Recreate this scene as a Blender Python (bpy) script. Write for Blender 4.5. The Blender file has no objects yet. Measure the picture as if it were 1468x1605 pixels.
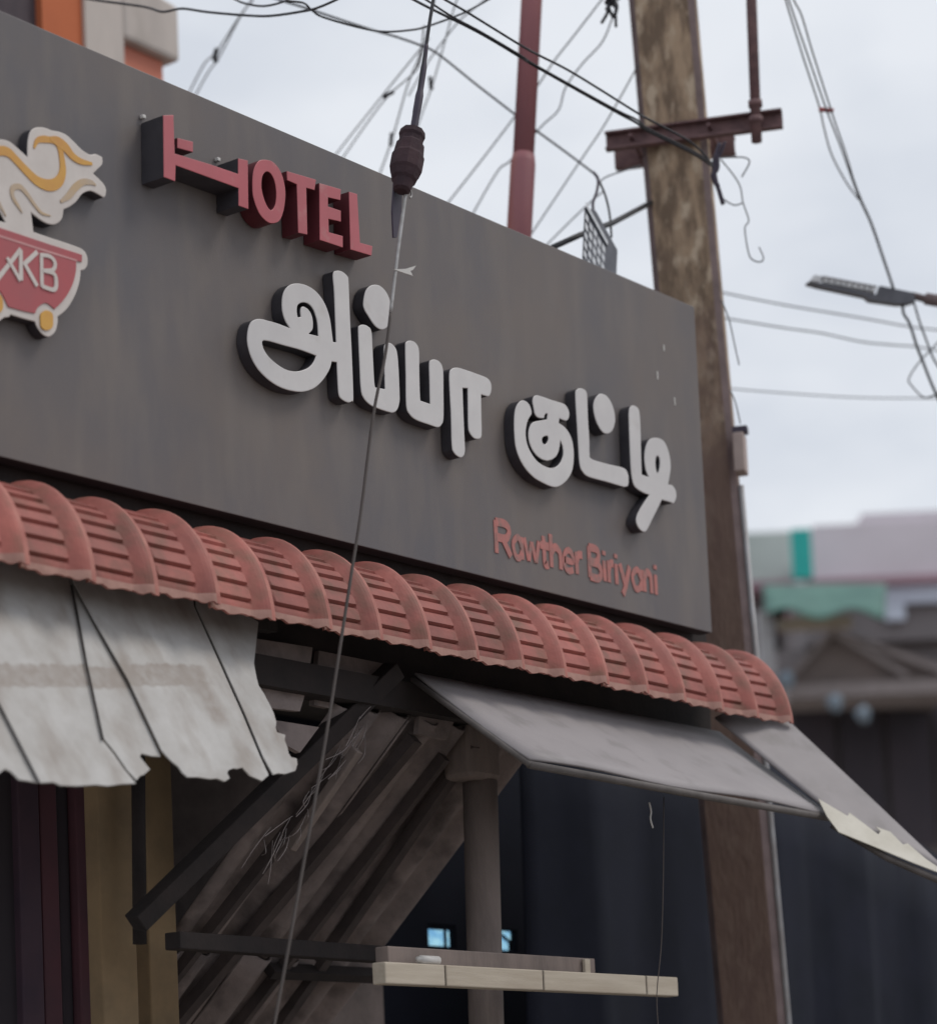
import bpy, bmesh, math, random
from mathutils import Vector, Matrix
random.seed(7)
sc = bpy.context.scene
COL = sc.collection

# ------------------------------------------------------------------ camera
YAW, PITCH, ROLL = 0.92909, 0.1, -0.044936
FPX, CXP, CYP, PW, PH = 4200.0, 734.0, 1405.5, 1468.0, 1605.0
CAM = Vector((-8.4419, -5.1227, 1.6699))
FW = Vector((math.sin(YAW)*math.cos(PITCH), math.cos(YAW)*math.cos(PITCH), math.sin(PITCH)))
_r = Vector((math.cos(YAW), -math.sin(YAW), 0)); _u = _r.cross(FW)
RT = _r*math.cos(ROLL) + _u*math.sin(ROLL)
UP = -_r*math.sin(ROLL) + _u*math.cos(ROLL)
cd = bpy.data.cameras.new('camera'); cam = bpy.data.objects.new('camera', cd); COL.objects.link(cam)
m = Matrix((RT, UP, -FW)).transposed().to_4x4(); m.translation = CAM
cam.matrix_world = m
cd.sensor_fit = 'HORIZONTAL'; cd.sensor_width = 36; cd.lens = 36*FPX/PW
cd.shift_x = 0; cd.shift_y = (CYP - PH/2)/PW
cd.clip_end = 3000; cd.clip_start = 0.1
cd.dof.use_dof = True; cd.dof.focus_distance = 8.3; cd.dof.aperture_fstop = 2.0
sc.camera = cam

# ------------------------------------------------------------------ world, sun, exposure
w = bpy.data.worlds.new('World'); sc.world = w; w.use_nodes = True
nt = w.node_tree; nt.nodes.clear()
N = nt.nodes.new; L = nt.links.new
out = N('ShaderNodeOutputWorld'); bg = N('ShaderNodeBackground'); bg.inputs[1].default_value = 0.1
sky = N('ShaderNodeTexSky'); sky.sky_type = 'NISHITA'; sky.sun_disc = False
SUN_EL, SUN_AZ = math.radians(52), math.radians(135)      # azimuth clockwise from +Y
sky.sun_elevation = SUN_EL; sky.sun_rotation = SUN_AZ
tc = N('ShaderNodeTexCoord'); n1 = N('ShaderNodeTexNoise'); n1.inputs['Scale'].default_value = 5.5
n1.inputs['Detail'].default_value = 6; n1.inputs['Roughness'].default_value = 0.55
mp = N('ShaderNodeMapping'); mp.inputs['Scale'].default_value = (1, 1, 2.2)
L(tc.outputs['Generated'], mp.inputs[0]); L(mp.outputs[0], n1.inputs['Vector'])
cr = N('ShaderNodeValToRGB'); e = cr.color_ramp.elements
e[0].position = 0.38; e[0].color = (.69, .73, .80, 1); e[1].position = 0.60; e[1].color = (.84, .87, .92, 1)
L(n1.outputs['Fac'], cr.inputs[0])
sca = N('ShaderNodeVectorMath'); sca.operation = 'SCALE'; sca.inputs['Scale'].default_value = 10.0
L(cr.outputs[0], sca.inputs[0])
mx = N('ShaderNodeMix'); mx.data_type = 'RGBA'; mx.inputs[0].default_value = 0.93
L(sky.outputs[0], mx.inputs[6]); L(sca.outputs[0], mx.inputs[7])
L(mx.outputs[2], bg.inputs[0]); L(bg.outputs[0], out.inputs[0])
sd = bpy.data.lights.new('sun', 'SUN'); sd.energy = 1.2; sd.angle = math.radians(20); sd.color = (1, .93, .84)
sun = bpy.data.objects.new('sun', sd); COL.objects.link(sun)
sdir = Vector((math.sin(SUN_AZ)*math.cos(SUN_EL), math.cos(SUN_AZ)*math.cos(SUN_EL), math.sin(SUN_EL)))
sun.rotation_euler = sdir.to_track_quat('Z', 'Y').to_euler()
vs = sc.view_settings; vs.view_transform = 'Standard'; vs.look = 'None'; vs.exposure = 0.0; vs.gamma = 1
vs.use_curve_mapping = False

# ------------------------------------------------------------------ measuring helpers
def ray(px, py): return FW + RT*((px-CXP)/FPX) - UP*((py-CYP)/FPX)
def onY(px, py, Y):
    d = ray(px, py); return CAM + d*((Y-CAM.y)/d.y)
def onZ(px, py, Z):
    d = ray(px, py); return CAM + d*((Z-CAM.z)/d.z)
def onP(px, py, p0, n):
    d = ray(px, py); return CAM + d*((p0-CAM).dot(n)/d.dot(n))
def at(px, py, t): return CAM + ray(px, py)*t
def zf(x0, y0, s): return lambda pts: [((x0+p[0]/s), (y0+p[1]/s)) + tuple(p[2:]) for p in pts]

# ------------------------------------------------------------------ materials
def mat(name, c1, c2=None, rough=.7, scale=6., stretch=(1, 1, 1), bump=.0, bscale=60., metal=0., lo=.38, hi=.66,
        c3=None, s3=20., lo3=.58, hi3=.72, stretch3=None, rand=0., spec=.4, coords='Object'):
    m = bpy.data.materials.new(name); m.use_nodes = True
    t = m.node_tree; nd = t.nodes; lk = t.links
    b = nd['Principled BSDF']; b.inputs['Roughness'].default_value = rough; b.inputs['Metallic'].default_value = metal
    b.inputs['Specular IOR Level'].default_value = spec
    tc = nd.new('ShaderNodeTexCoord'); mp = nd.new('ShaderNodeMapping'); mp.inputs['Scale'].default_value = stretch
    lk.new(tc.outputs[coords], mp.inputs[0])
    vec = mp.outputs[0]
    oi = nd.new('ShaderNodeObjectInfo')
    if rand >= 0:
        ad = nd.new('ShaderNodeVectorMath'); ad.operation = 'ADD'
        sc_ = nd.new('ShaderNodeVectorMath'); sc_.operation = 'SCALE'; sc_.inputs[0].default_value = (31, 17, 23)
        lk.new(oi.outputs['Random'], sc_.inputs['Scale']); lk.new(vec, ad.inputs[0]); lk.new(sc_.outputs[0], ad.inputs[1])
        vec = ad.outputs[0]
    col = None
    if c2 is None: c2 = tuple(x*.8 for x in c1)
    no = nd.new('ShaderNodeTexNoise'); no.inputs['Scale'].default_value = scale; no.inputs['Detail'].default_value = 7
    no.inputs['Roughness'].default_value = .62; lk.new(vec, no.inputs['Vector'])
    rp = nd.new('ShaderNodeValToRGB'); rp.color_ramp.elements[0].position = lo; rp.color_ramp.elements[1].position = hi
    rp.color_ramp.elements[0].color = (*c1, 1); rp.color_ramp.elements[1].color = (*c2, 1)
    lk.new(no.outputs['Fac'], rp.inputs[0]); col = rp.outputs[0]
    if c3:
        n3 = nd.new('ShaderNodeTexNoise'); n3.inputs['Scale'].default_value = s3; n3.inputs['Detail'].default_value = 5
        lk.new(vec, n3.inputs['Vector'])
        if stretch3:
            mp3 = nd.new('ShaderNodeMapping'); mp3.inputs['Scale'].default_value = stretch3; lk.new(tc.outputs[coords], mp3.inputs[0]); lk.new(mp3.outputs[0], n3.inputs['Vector'])
        r3 = nd.new('ShaderNodeValToRGB'); r3.color_ramp.elements[0].position = lo3; r3.color_ramp.elements[1].position = hi3
        lk.new(n3.outputs['Fac'], r3.inputs[0])
        mx = nd.new('ShaderNodeMix'); mx.data_type = 'RGBA'; lk.new(r3.outputs[0], mx.inputs[0])
        lk.new(col, mx.inputs[6]); mx.inputs[7].default_value = (*c3, 1); col = mx.outputs[2]
    if rand > 0:
        hs = nd.new('ShaderNodeHueSaturation'); mr = nd.new('ShaderNodeMapRange')
        mr.inputs['To Min'].default_value = 1-rand; mr.inputs['To Max'].default_value = 1+rand
        lk.new(oi.outputs['Random'], mr.inputs[0]); lk.new(mr.outputs[0], hs.inputs['Value']); lk.new(col, hs.inputs['Color']); col = hs.outputs[0]
    lk.new(col, b.inputs['Base Color'])
    if bump > 0:
        nb = nd.new('ShaderNodeTexNoise'); nb.inputs['Scale'].default_value = bscale; nb.inputs['Detail'].default_value = 6
        lk.new(vec, nb.inputs['Vector'])
        bp = nd.new('ShaderNodeBump'); bp.inputs['Strength'].default_value = bump; bp.inputs['Distance'].default_value = .01
        lk.new(nb.outputs['Fac'], bp.inputs['Height']); lk.new(bp.outputs[0], b.inputs['Normal'])
    return m

M = {}
M['panel'] = mat('sign panel dusty grey', (.124, .116, .124), (.160, .135, .124), .5, 1.4, (1.1, 1, .8), .12, 320, lo=.36, hi=.64,
                 c3=(.185, .16, .146), s3=5, lo3=.47, hi3=.86, stretch3=(1.8, 1, .4), spec=.3)
M['panel_edge'] = mat('sign edge dark', (.05, .048, .055), rough=.6)
M['white'] = mat('letter white acrylic', (.62, .60, .595), (.56, .54, .54), .45, 5, bump=.02, bscale=30, c3=(.5, .47, .45), s3=9, lo3=.62, hi3=.8)
M['black_side'] = mat('letter side dark', (.05, .047, .055), (.035, .033, .04), .6, 12)
M['red'] = mat('letter red acrylic', (.48, .115, .135), (.42, .105, .12), .4, 6, c3=(.46, .19, .19), s3=14)
M['red_side'] = mat('letter side maroon', (.12, .022, .03), rough=.55)
M['faded'] = mat('faded red print', (.46, .17, .15), (.36, .15, .135), .6, 25, c3=(.22, .155, .14), s3=30, lo3=.5, hi3=.75)
M['cream'] = mat('logo cream', (.62, .57, .54), (.55, .50, .47), .5, 8)
M['bowl'] = mat('logo red', (.42, .085, .095), (.36, .09, .10), .45, 6)
M['pink'] = mat('logo pink line', (.60, .30, .30), rough=.5)
M['yellow'] = mat('logo yellow', (.62, .34, .07), (.55, .27, .07), .5, 12)
M['tan'] = mat('logo tan', (.50, .36, .22), (.45, .37, .30), .5, 12)
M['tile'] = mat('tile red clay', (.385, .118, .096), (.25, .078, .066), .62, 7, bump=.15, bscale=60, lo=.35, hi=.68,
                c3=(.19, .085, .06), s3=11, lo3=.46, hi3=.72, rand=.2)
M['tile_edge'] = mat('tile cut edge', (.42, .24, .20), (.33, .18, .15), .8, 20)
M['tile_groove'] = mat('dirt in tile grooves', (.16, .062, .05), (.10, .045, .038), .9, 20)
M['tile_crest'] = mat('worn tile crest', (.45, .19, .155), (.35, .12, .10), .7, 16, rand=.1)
def stain_shade_below(m, z, f, colr):  # brown stain below z, with some of the shade mixed into the colour
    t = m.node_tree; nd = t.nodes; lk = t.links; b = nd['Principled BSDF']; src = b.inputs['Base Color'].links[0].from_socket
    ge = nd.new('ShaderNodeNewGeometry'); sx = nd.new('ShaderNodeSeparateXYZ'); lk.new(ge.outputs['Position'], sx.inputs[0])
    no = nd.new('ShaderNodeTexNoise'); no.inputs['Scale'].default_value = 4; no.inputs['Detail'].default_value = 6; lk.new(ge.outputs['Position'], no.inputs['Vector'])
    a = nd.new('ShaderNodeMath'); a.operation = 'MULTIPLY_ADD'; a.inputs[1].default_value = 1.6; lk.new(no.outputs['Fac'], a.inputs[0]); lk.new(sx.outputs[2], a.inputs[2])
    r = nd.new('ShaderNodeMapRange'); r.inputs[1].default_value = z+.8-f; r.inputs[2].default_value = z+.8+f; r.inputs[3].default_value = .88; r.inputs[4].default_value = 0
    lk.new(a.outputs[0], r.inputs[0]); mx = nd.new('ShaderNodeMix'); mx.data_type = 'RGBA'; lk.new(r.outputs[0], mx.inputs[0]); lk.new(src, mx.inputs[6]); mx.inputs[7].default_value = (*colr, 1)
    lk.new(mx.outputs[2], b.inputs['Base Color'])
M['pole_edge'] = mat('pole edge dirt', (.20, .15, .15), (.14, .105, .105), .9, 9)
M['dark'] = mat('dark timber', (.030, .0225, .022), (.018, .0145, .015), .85, 8, bump=.2)
M['darkwood'] = mat('old brown timber', (.24, .192, .172), (.15, .122, .112), .85, 7, (1, 1, .3), bump=.3, bscale=40)
M['asbestos'] = mat('old asbestos sheet', (.29, .238, .226), (.18, .15, .145), .9, 4, bump=.4, bscale=50, c3=(.10, .082, .08), s3=7, lo3=.48, hi3=.70)
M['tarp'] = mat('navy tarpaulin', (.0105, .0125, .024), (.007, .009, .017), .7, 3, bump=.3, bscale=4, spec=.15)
M['greysheet'] = mat('grey awning sheet', (.30, .275, .28), (.25, .23, .235), .6, 3, bump=.06, bscale=90, c3=(.20, .185, .18), s3=6, lo3=.55, hi3=.8)
M['creamsheet'] = mat('torn cream lining', (.60, .57, .50), (.50, .47, .40), .7, 8)
M['edge'] = mat('awning edge pipe', (.13, .115, .11), (.09, .08, .075), .7, 14)
M['beam'] = mat('pale timber', (.50, .44, .36), (.40, .34, .27), .75, 5, (.5, 4, 6), bump=.1)
M['concrete'] = mat('weathered pole concrete', (.44, .32, .22), (.19, .135, .095), .9, 10, (1.5, 1.5, .45), .7, 40, lo=.38, hi=.58,
                    c3=(.54, .43, .32), s3=13, lo3=.52, hi3=.66, stretch3=(1.3, 1.3, .7))
M['steel'] = mat('rusty steel', (.20, .115, .115), (.12, .07, .075), .7, 20, bump=.2)
M['redpaint'] = mat('red oxide paint', (.34, .125, .135), (.28, .115, .13), .55, 4, (1, 1, .3), c3=(.42, .15, .10), s3=5, lo3=.5, hi3=.75)
M['wire'] = mat('black cable', (.035, .035, .042), rough=.6)
M['wiregrey'] = mat('grey cable', (.16, .165, .18), rough=.6)
M['wiresilver'] = mat('galvanised strand', (.42, .41, .41), (.30, .29, .28), .45, 40, metal=.3)
M['wirebrown'] = mat('dusty strand', (.09, .075, .07), rough=.7)
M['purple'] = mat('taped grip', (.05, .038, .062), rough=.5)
M['porcelain'] = mat('brown porcelain', (.065, .040, .046), (.04, .028, .034), .8, 12, bump=.3, spec=.15)
M['plastic'] = mat('white plastic scrap', (.62, .60, .58), rough=.5)
M['redtie'] = mat('red tape', (.45, .10, .10), rough=.6)
M['alu'] = mat('aluminium fins', (.45, .45, .47), (.36, .36, .38), .45, 20, metal=.2)
M['lampdark'] = mat('lamp housing', (.14, .145, .17), (.11, .115, .135), .5, 20)
M['lens'] = mat('lamp lens', (.80, .82, .85), (.62, .64, .68), .25, 60)
M['orange'] = mat('orange render', (.52, .145, .06), (.47, .13, .055), .85, 3, bump=.1)
M['orange2'] = mat('salmon render', (.62, .22, .15), (.54, .20, .14), .85, 3)
M['offwhite'] = mat('stained white render', (.58, .52, .48), (.48, .43, .40), .85, 4, (1, 1, .3), bump=.1, c3=(.36, .32, .29), s3=5, lo3=.6, hi3=.8)
M['shadebrown'] = mat('dark brown shutter', (.085, .065, .075), (.05, .04, .05), .8, 5)
M['ochre'] = mat('ochre painted plaster', (.28, .195, .11), (.19, .135, .08), .85, 4, bump=.1)
M['maroon'] = mat('maroon door paint', (.13, .05, .065), (.10, .045, .06), .7, 5)
M['plum'] = mat('plum door paint', (.10, .06, .085), (.075, .05, .075), .7, 5)
M['wall'] = mat('shop wall plaster', (.10, .09, .085), (.07, .062, .06), .9, 4, bump=.2)
M['sidewall'] = mat('sooty plaster', (.20, .165, .16), (.11, .092, .09), .9, 3, bump=.4, bscale=20, c3=(.07, .058, .06), s3=5)
M['oldbatten'] = mat('sooty batten', (.085, .066, .063), (.05, .04, .04), .9, 6, bump=.3)
M['box'] = mat('beige box', (.42, .33, .30), (.36, .28, .26), .6, 10)
M['pvc'] = mat('pale conduit', (.40, .40, .42), (.30, .28, .28), .5, 8)
M['ground'] = mat('dusty concrete road', (.27, .24, .21), (.22, .20, .18), .95, 3, bump=.2)
M['lavender'] = mat('pale lavender wall', (.72, .66, .71), (.64, .59, .63), .85, .6)
M['teal'] = mat('teal board', (.03, .46, .41), (.025, .40, .37), .6, 2)
M['palegreen'] = mat('pale green wall', (.50, .56, .53), (.44, .50, .47), .85, 1)
M['green'] = mat('green shade cloth', (.115, .225, .195), (.09, .18, .16), .8, 2)
M['mauve'] = mat('mauve ledge', (.42, .26, .31), (.36, .23, .27), .8, 1)
M['paleblue'] = mat('pale blue board', (.62, .67, .78), (.52, .55, .66), .7, 1)
M['bag'] = mat('faded blue bag', (.26, .32, .38), (.20, .25, .31), .8, 3)
M['bgbrown'] = mat('weathered brown roof', (.22, .18, .168), (.16, .135, .125), .9, 1)
M['bggrey'] = mat('grey facade', (.24, .215, .22), (.19, .175, .18), .9, .8)
M['bgdark'] = mat('dark shop opening', (.06, .05, .06), (.045, .04, .05), .9, .8)
M['bgtan'] = mat('tan fascia', (.52, .44, .35), (.44, .38, .31), .9, 1)
M['rafter'] = mat('grey batten', (.30, .26, .255), rough=.9)

stain_shade_below(M['concrete'], 4.75, .35, (.165, .108, .092))

def glass(name, c):
    m = bpy.data.materials.new(name); m.use_nodes = True; t = m.node_tree; nd = t.nodes
    nd.remove(nd['Principled BSDF']); o = nd['Material Output']
    tr = nd.new('ShaderNodeBsdfTransparent'); tl = nd.new('ShaderNodeBsdfGlossy'); tl.inputs['Roughness'].default_value = .15
    no = nd.new('ShaderNodeTexNoise'); no.inputs['Scale'].default_value = 18; tc = nd.new('ShaderNodeTexCoord')
    t.links.new(tc.outputs['Object'], no.inputs['Vector'])
    rp = nd.new('ShaderNodeValToRGB'); rp.color_ramp.elements[0].color = (c[0]*.7, c[1]*.8, c[2]*.92, 1); rp.color_ramp.elements[1].color = (*c, 1)
    rp.color_ramp.elements[0].position = .4; rp.color_ramp.elements[1].position = .6
    t.links.new(no.outputs['Fac'], rp.inputs[0]); t.links.new(rp.outputs[0], tr.inputs['Color'])
    mx = nd.new('ShaderNodeMixShader'); mx.inputs[0].default_value = .04
    t.links.new(tr.outputs[0], mx.inputs[1]); t.links.new(tl.outputs[0], mx.inputs[2]); t.links.new(mx.outputs[0], o.inputs[0])
    return m
M['blueglass'] = glass('blue film pane', (.72, .94, 1.0))

# left awning: dirty band driven by the sheet's own coordinates (u along wall, v down the slope)
def sheet_mat():
    m = mat('peeling white flex sheet', (.45, .44, .43), (.37, .355, .34), .55, 6, bump=.9, bscale=7, c3=(.21, .17, .14), s3=5, lo3=.46, hi3=.80, stretch3=(1.6, .8, 1), coords='UV', rand=-1)
    t = m.node_tree; nd = t.nodes; lk = t.links; b = nd['Principled BSDF']
    src = b.inputs['Base Color'].links[0].from_socket
    uv = nd.new('ShaderNodeUVMap'); sx = nd.new('ShaderNodeSeparateXYZ'); lk.new(uv.outputs[0], sx.inputs[0])
    no = nd.new('ShaderNodeTexNoise'); no.inputs['Scale'].default_value = 30; no.inputs['Detail'].default_value = 6; lk.new(uv.outputs[0], no.inputs['Vector'])
    nz = nd.new('ShaderNodeMath'); nz.operation = 'MULTIPLY_ADD'; nz.inputs[1].default_value = .03; nz.inputs[2].default_value = -.015
    lk.new(no.outputs['Fac'], nz.inputs[0])
    a = nd.new('ShaderNodeMath'); a.operation = 'ADD'; lk.new(sx.outputs[1], a.inputs[0]); lk.new(nz.outputs[0], a.inputs[1])
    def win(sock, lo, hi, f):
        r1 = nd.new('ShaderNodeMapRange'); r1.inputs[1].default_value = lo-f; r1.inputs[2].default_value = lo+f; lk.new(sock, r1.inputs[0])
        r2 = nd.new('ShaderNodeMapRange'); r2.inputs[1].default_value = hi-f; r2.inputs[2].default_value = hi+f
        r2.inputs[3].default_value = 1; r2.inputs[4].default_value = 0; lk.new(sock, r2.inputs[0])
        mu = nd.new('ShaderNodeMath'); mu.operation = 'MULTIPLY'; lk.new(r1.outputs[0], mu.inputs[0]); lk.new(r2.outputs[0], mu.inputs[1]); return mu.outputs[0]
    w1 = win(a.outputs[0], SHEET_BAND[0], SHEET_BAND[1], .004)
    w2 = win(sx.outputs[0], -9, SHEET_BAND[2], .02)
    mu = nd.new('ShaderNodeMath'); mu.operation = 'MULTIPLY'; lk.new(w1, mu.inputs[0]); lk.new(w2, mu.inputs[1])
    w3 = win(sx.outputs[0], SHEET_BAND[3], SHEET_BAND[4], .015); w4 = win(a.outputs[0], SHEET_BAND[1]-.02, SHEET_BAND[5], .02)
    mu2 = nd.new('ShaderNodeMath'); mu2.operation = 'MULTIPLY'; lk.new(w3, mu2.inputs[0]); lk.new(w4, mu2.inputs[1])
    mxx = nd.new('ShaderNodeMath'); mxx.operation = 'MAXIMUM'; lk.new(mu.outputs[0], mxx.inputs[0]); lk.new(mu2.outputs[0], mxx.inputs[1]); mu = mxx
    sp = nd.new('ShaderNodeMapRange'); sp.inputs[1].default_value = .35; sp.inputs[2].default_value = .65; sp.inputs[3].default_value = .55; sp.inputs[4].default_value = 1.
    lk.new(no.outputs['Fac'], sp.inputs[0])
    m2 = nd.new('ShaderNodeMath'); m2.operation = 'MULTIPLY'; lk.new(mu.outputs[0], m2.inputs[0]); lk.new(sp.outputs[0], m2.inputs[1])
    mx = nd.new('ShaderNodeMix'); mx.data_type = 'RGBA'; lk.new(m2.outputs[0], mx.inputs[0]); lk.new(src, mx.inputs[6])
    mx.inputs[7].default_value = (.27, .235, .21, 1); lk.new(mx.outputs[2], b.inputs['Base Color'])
    return m

# ------------------------------------------------------------------ mesh helpers
ORG = {}
class MB:
    def __init__(s): s.v = []; s.f = []; s.mi = []
    def add(s, vs, fs, mi=0):
        o = len(s.v); s.v += [Vector(p) for p in vs]
        for f in fs: s.f.append([i+o for i in f]); s.mi.append(mi)
        return s
    def box(s, c, size, ax=None, mi=0):
        c = Vector(c); X, Y, Z = ax or (Vector((1, 0, 0)), Vector((0, 1, 0)), Vector((0, 0, 1)))
        a, b, d = (q/2 for q in size)
        vs = [c + X*(i*a) + Y*(j*b) + Z*(k*d) for i in (-1, 1) for j in (-1, 1) for k in (-1, 1)]
        return s.add(vs, [(0, 1, 3, 2), (4, 6, 7, 5), (0, 4, 5, 1), (2, 3, 7, 6), (0, 2, 6, 4), (1, 5, 7, 3)], mi)
    def bb(s, x0, x1, y0, y1, z0, z1, mi=0):
        return s.box(((x0+x1)/2, (y0+y1)/2, (z0+z1)/2), (abs(x1-x0), abs(y1-y0), abs(z1-z0)), None, mi)
    def tube(s, pts, r, n=8, mi=0, caps=True):
        pts = [Vector(p) for p in pts]; k = len(pts)
        rs = r if isinstance(r, (list, tuple)) else [r]*k
        t0 = (pts[1]-pts[0]).normalized()
        a = t0.orthogonal().normalized(); o = len(s.v); prev = t0
        for i, p in enumerate(pts):
            t = (pts[min(i+1, k-1)] - pts[max(i-1, 0)]).normalized()
            q = prev.rotation_difference(t); a = (q @ a); a = (a - t*a.dot(t)).normalized(); prev = t
            b = t.cross(a)
            for j in range(n):
                an = 2*math.pi*j/n
                s.v.append(p + (a*math.cos(an) + b*math.sin(an))*rs[i])
        for i in range(k-1):
            for j in range(n):
                s.f.append([o+i*n+j, o+i*n+(j+1) % n, o+(i+1)*n+(j+1) % n, o+(i+1)*n+j]); s.mi.append(mi)
        if caps:
            s.f.append([o+j for j in range(n)][::-1]); s.mi.append(mi)
            s.f.append([o+(k-1)*n+j for j in range(n)]); s.mi.append(mi)
        return s
    def bar(s, p0, p1, wd, ht, side=None, mi=0):
        p0, p1 = Vector(p0), Vector(p1); d = (p1-p0); ln = d.length; d.normalize()
        up = Vector(side) if side else Vector((0, 0, 1)); x = d.cross(up).normalized(); y = x.cross(d).normalized()
        return s.box((p0+p1)/2, (ln, wd, ht), (d, x, y), mi)
    def poly(s, pts, nrm, th, mi=0):     # flat polygon with thickness th along -nrm
        k = len(pts); a = [Vector(p) for p in pts]; b = [p - nrm*th for p in a]
        o = len(s.v); s.v += a + b
        s.f.append([o+i for i in range(k)]); s.mi.append(mi); s.f.append([o+k+i for i in range(k)][::-1]); s.mi.append(mi)
        for i in range(k): s.f.append([o+i, o+k+i, o+k+(i+1) % k, o+(i+1) % k]); s.mi.append(mi)
        return s
    def build(s, name, mats, parent=None, smooth=False, bevel=0., origin=None, tri=True):
        me = bpy.data.meshes.new(name)
        c = Vector(origin) if origin is not None else sum(s.v, Vector())/len(s.v)
        me.from_pydata([v-c for v in s.v], [], s.f)
        if not isinstance(mats, (list, tuple)): mats = [mats]
        for q in mats: me.materials.append(q)
        for p, i in zip(me.polygons, s.mi): p.material_index = i; p.use_smooth = smooth
        bm = bmesh.new(); bm.from_mesh(me); bmesh.ops.recalc_face_normals(bm, faces=bm.faces)
        if tri:
            bmesh.ops.triangulate(bm, faces=[f for f in bm.faces if len(f.verts) > 4])
        bm.to_mesh(me); bm.free()
        o = link(name, me, c, parent)
        if smooth:
            for e_ in me.edges: pass
        if bevel:
            b = o.modifiers.new('bevel', 'BEVEL'); b.width = bevel; b.segments = 2; b.limit_method = 'ANGLE'
        return o
def link(name, me, c, parent):
    o = bpy.data.objects.new(name, me); COL.objects.link(o)
    base = ORG[parent.name] if parent else Vector()
    o.location = c - base; ORG[o.name] = Vector(c)
    if parent: o.parent = parent
    return o
def tag(o, label, cat, group=None, kind=None):
    o['label'] = label; o['category'] = cat
    if group: o['group'] = group
    if kind: o['kind'] = kind
    return o
def thing(name, loc, label, cat, group=None):
    o = bpy.data.objects.new(name, None); COL.objects.link(o); o.location = loc; ORG[o.name] = Vector(loc); o.empty_display_size = .1
    return tag(o, label, cat, group)
def struct(o): o['kind'] = 'structure'; return o

def catmull(pts, closed=True, n=6):
    k = len(pts); res = []
    P = [Vector(p[:2]) if len(p) < 3 or isinstance(p[2], str) else Vector(p) for p in pts]
    cor = [len(p) > 2 and p[2] == 'c' for p in pts]
    rng = range(k) if closed else range(k-1)
    for i in rng:
        j = (i+1) % k
        p1, p2 = P[i], P[j]
        p0 = P[(i-1) % k] if (closed or i > 0) and not cor[i] else p1
        p3 = P[(j+1) % k] if (closed or j < k-1) and not cor[j] else p2
        if cor[i] and cor[j]: res.append(p1); continue
        for q in range(n):
            t = q/n
            res.append(.5*((2*p1) + (p2-p0)*t + (2*p0-5*p1+4*p2-p3)*t*t + (3*p1-p0-3*p2+p3)*t*t*t))
    if not closed: res.append(P[-1])
    return res
def smooth3(pts, n=8):
    return catmull([tuple(p) for p in pts], False, n)

def plate(name, loops, y_front, depth, mats, parent, bevel=.0025, label=None, res=6):
    """raised flat shape standing on the sign: loops are outlines in photo-measured points on the plane Y = y_front"""
    cu = bpy.data.curves.new('tmp', 'CURVE'); cu.dimensions = '2D'; cu.fill_mode = 'BOTH'
    for lp in loops:
        c2 = [onY(p.x, p.y, y_front) for p in catmull(lp, True, res)]
        sp = cu.splines.new('POLY'); sp.points.add(len(c2)-1); sp.use_cyclic_u = True
        for q, p in zip(sp.points, c2): q.co = (p.x, p.z, 0, 1)
    cu.extrude = depth/2 - bevel; cu.bevel_depth = bevel; cu.bevel_resolution = 1; cu.offset = -bevel
    to = bpy.data.objects.new('tmp', cu); COL.objects.link(to)
    dg = bpy.context.evaluated_depsgraph_get(); dg.update()
    me = bpy.data.meshes.new_from_object(to.evaluated_get(dg)); me.name = name
    bpy.data.objects.remove(to); bpy.data.curves.remove(cu)
    me.transform(Matrix.Rotation(math.pi/2, 4, 'X'))
    me.materials.clear()
    for q in mats: me.materials.append(q)
    yc = y_front + depth/2
    c = sum((v.co for v in me.vertices), Vector())/len(me.vertices)
    c.y = 0
    for v in me.vertices: v.co -= c
    for p in me.polygons:
        p.use_smooth = False
        p.material_index = 0 if p.normal.y < -.3 or len(mats) == 1 else 1
    o = link(name, me, c + Vector((0, yc, 0)), parent)
    if label: o['label'] = label
    return o

def strokes(name, lines, y_front, depth, material, parent, label=None):
    """brush strokes (points x, y, width in photo px) standing on the sign plane"""
    mb = MB()
    for li, ln in enumerate(lines):
        sm = catmull([tuple(p) for p in ln], False, 6) if len(ln) > 2 else [Vector(p) for p in ln]
        yo = y_front - li*.0006
        ctr = []; wd = []
        for p in sm:
            q = onY(p.x, p.y, yo); ctr.append(Vector((q.x, q.z))); wd.append(p.z*(q-CAM).length/FPX*1.15/2)
        Lp, Rp = [], []
        for i in range(len(ctr)):
            t = (ctr[min(i+1, len(ctr)-1)]-ctr[max(i-1, 0)]).normalized(); nn = Vector((-t.y, t.x))
            Lp.append(ctr[i]+nn*wd[i]); Rp.append(ctr[i]-nn*wd[i])
        k = len(ctr); vs = []
        for yy in (yo, y_front+depth):
            vs += [(p.x, yy, p.y) for p in Lp] + [(p.x, yy, p.y) for p in Rp]
        fs = []
        for i in range(k-1):
            fs += [(i, i+1, k+i+1, k+i), (2*k+i, 3*k+i, 3*k+i+1, 2*k+i+1), (i, 2*k+i, 2*k+i+1, i+1), (k+i, k+i+1, 3*k+i+1, 3*k+i)]
        fs += [(0, k, 3*k, 2*k), (k-1, 3*k-1, 4*k-1, 2*k-1)]
        mb.add(vs, fs)
    o = mb.build(name, material, parent)
    if label: o['label'] = label
    return o

# ------------------------------------------------------------------ ground
g = MB(); g.add([(-400, -400, 0), (400, -400, 0), (400, 400, 0), (-400, 400, 0)], [(0, 1, 2, 3)])
struct(g.build('ground', M['ground']))

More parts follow.
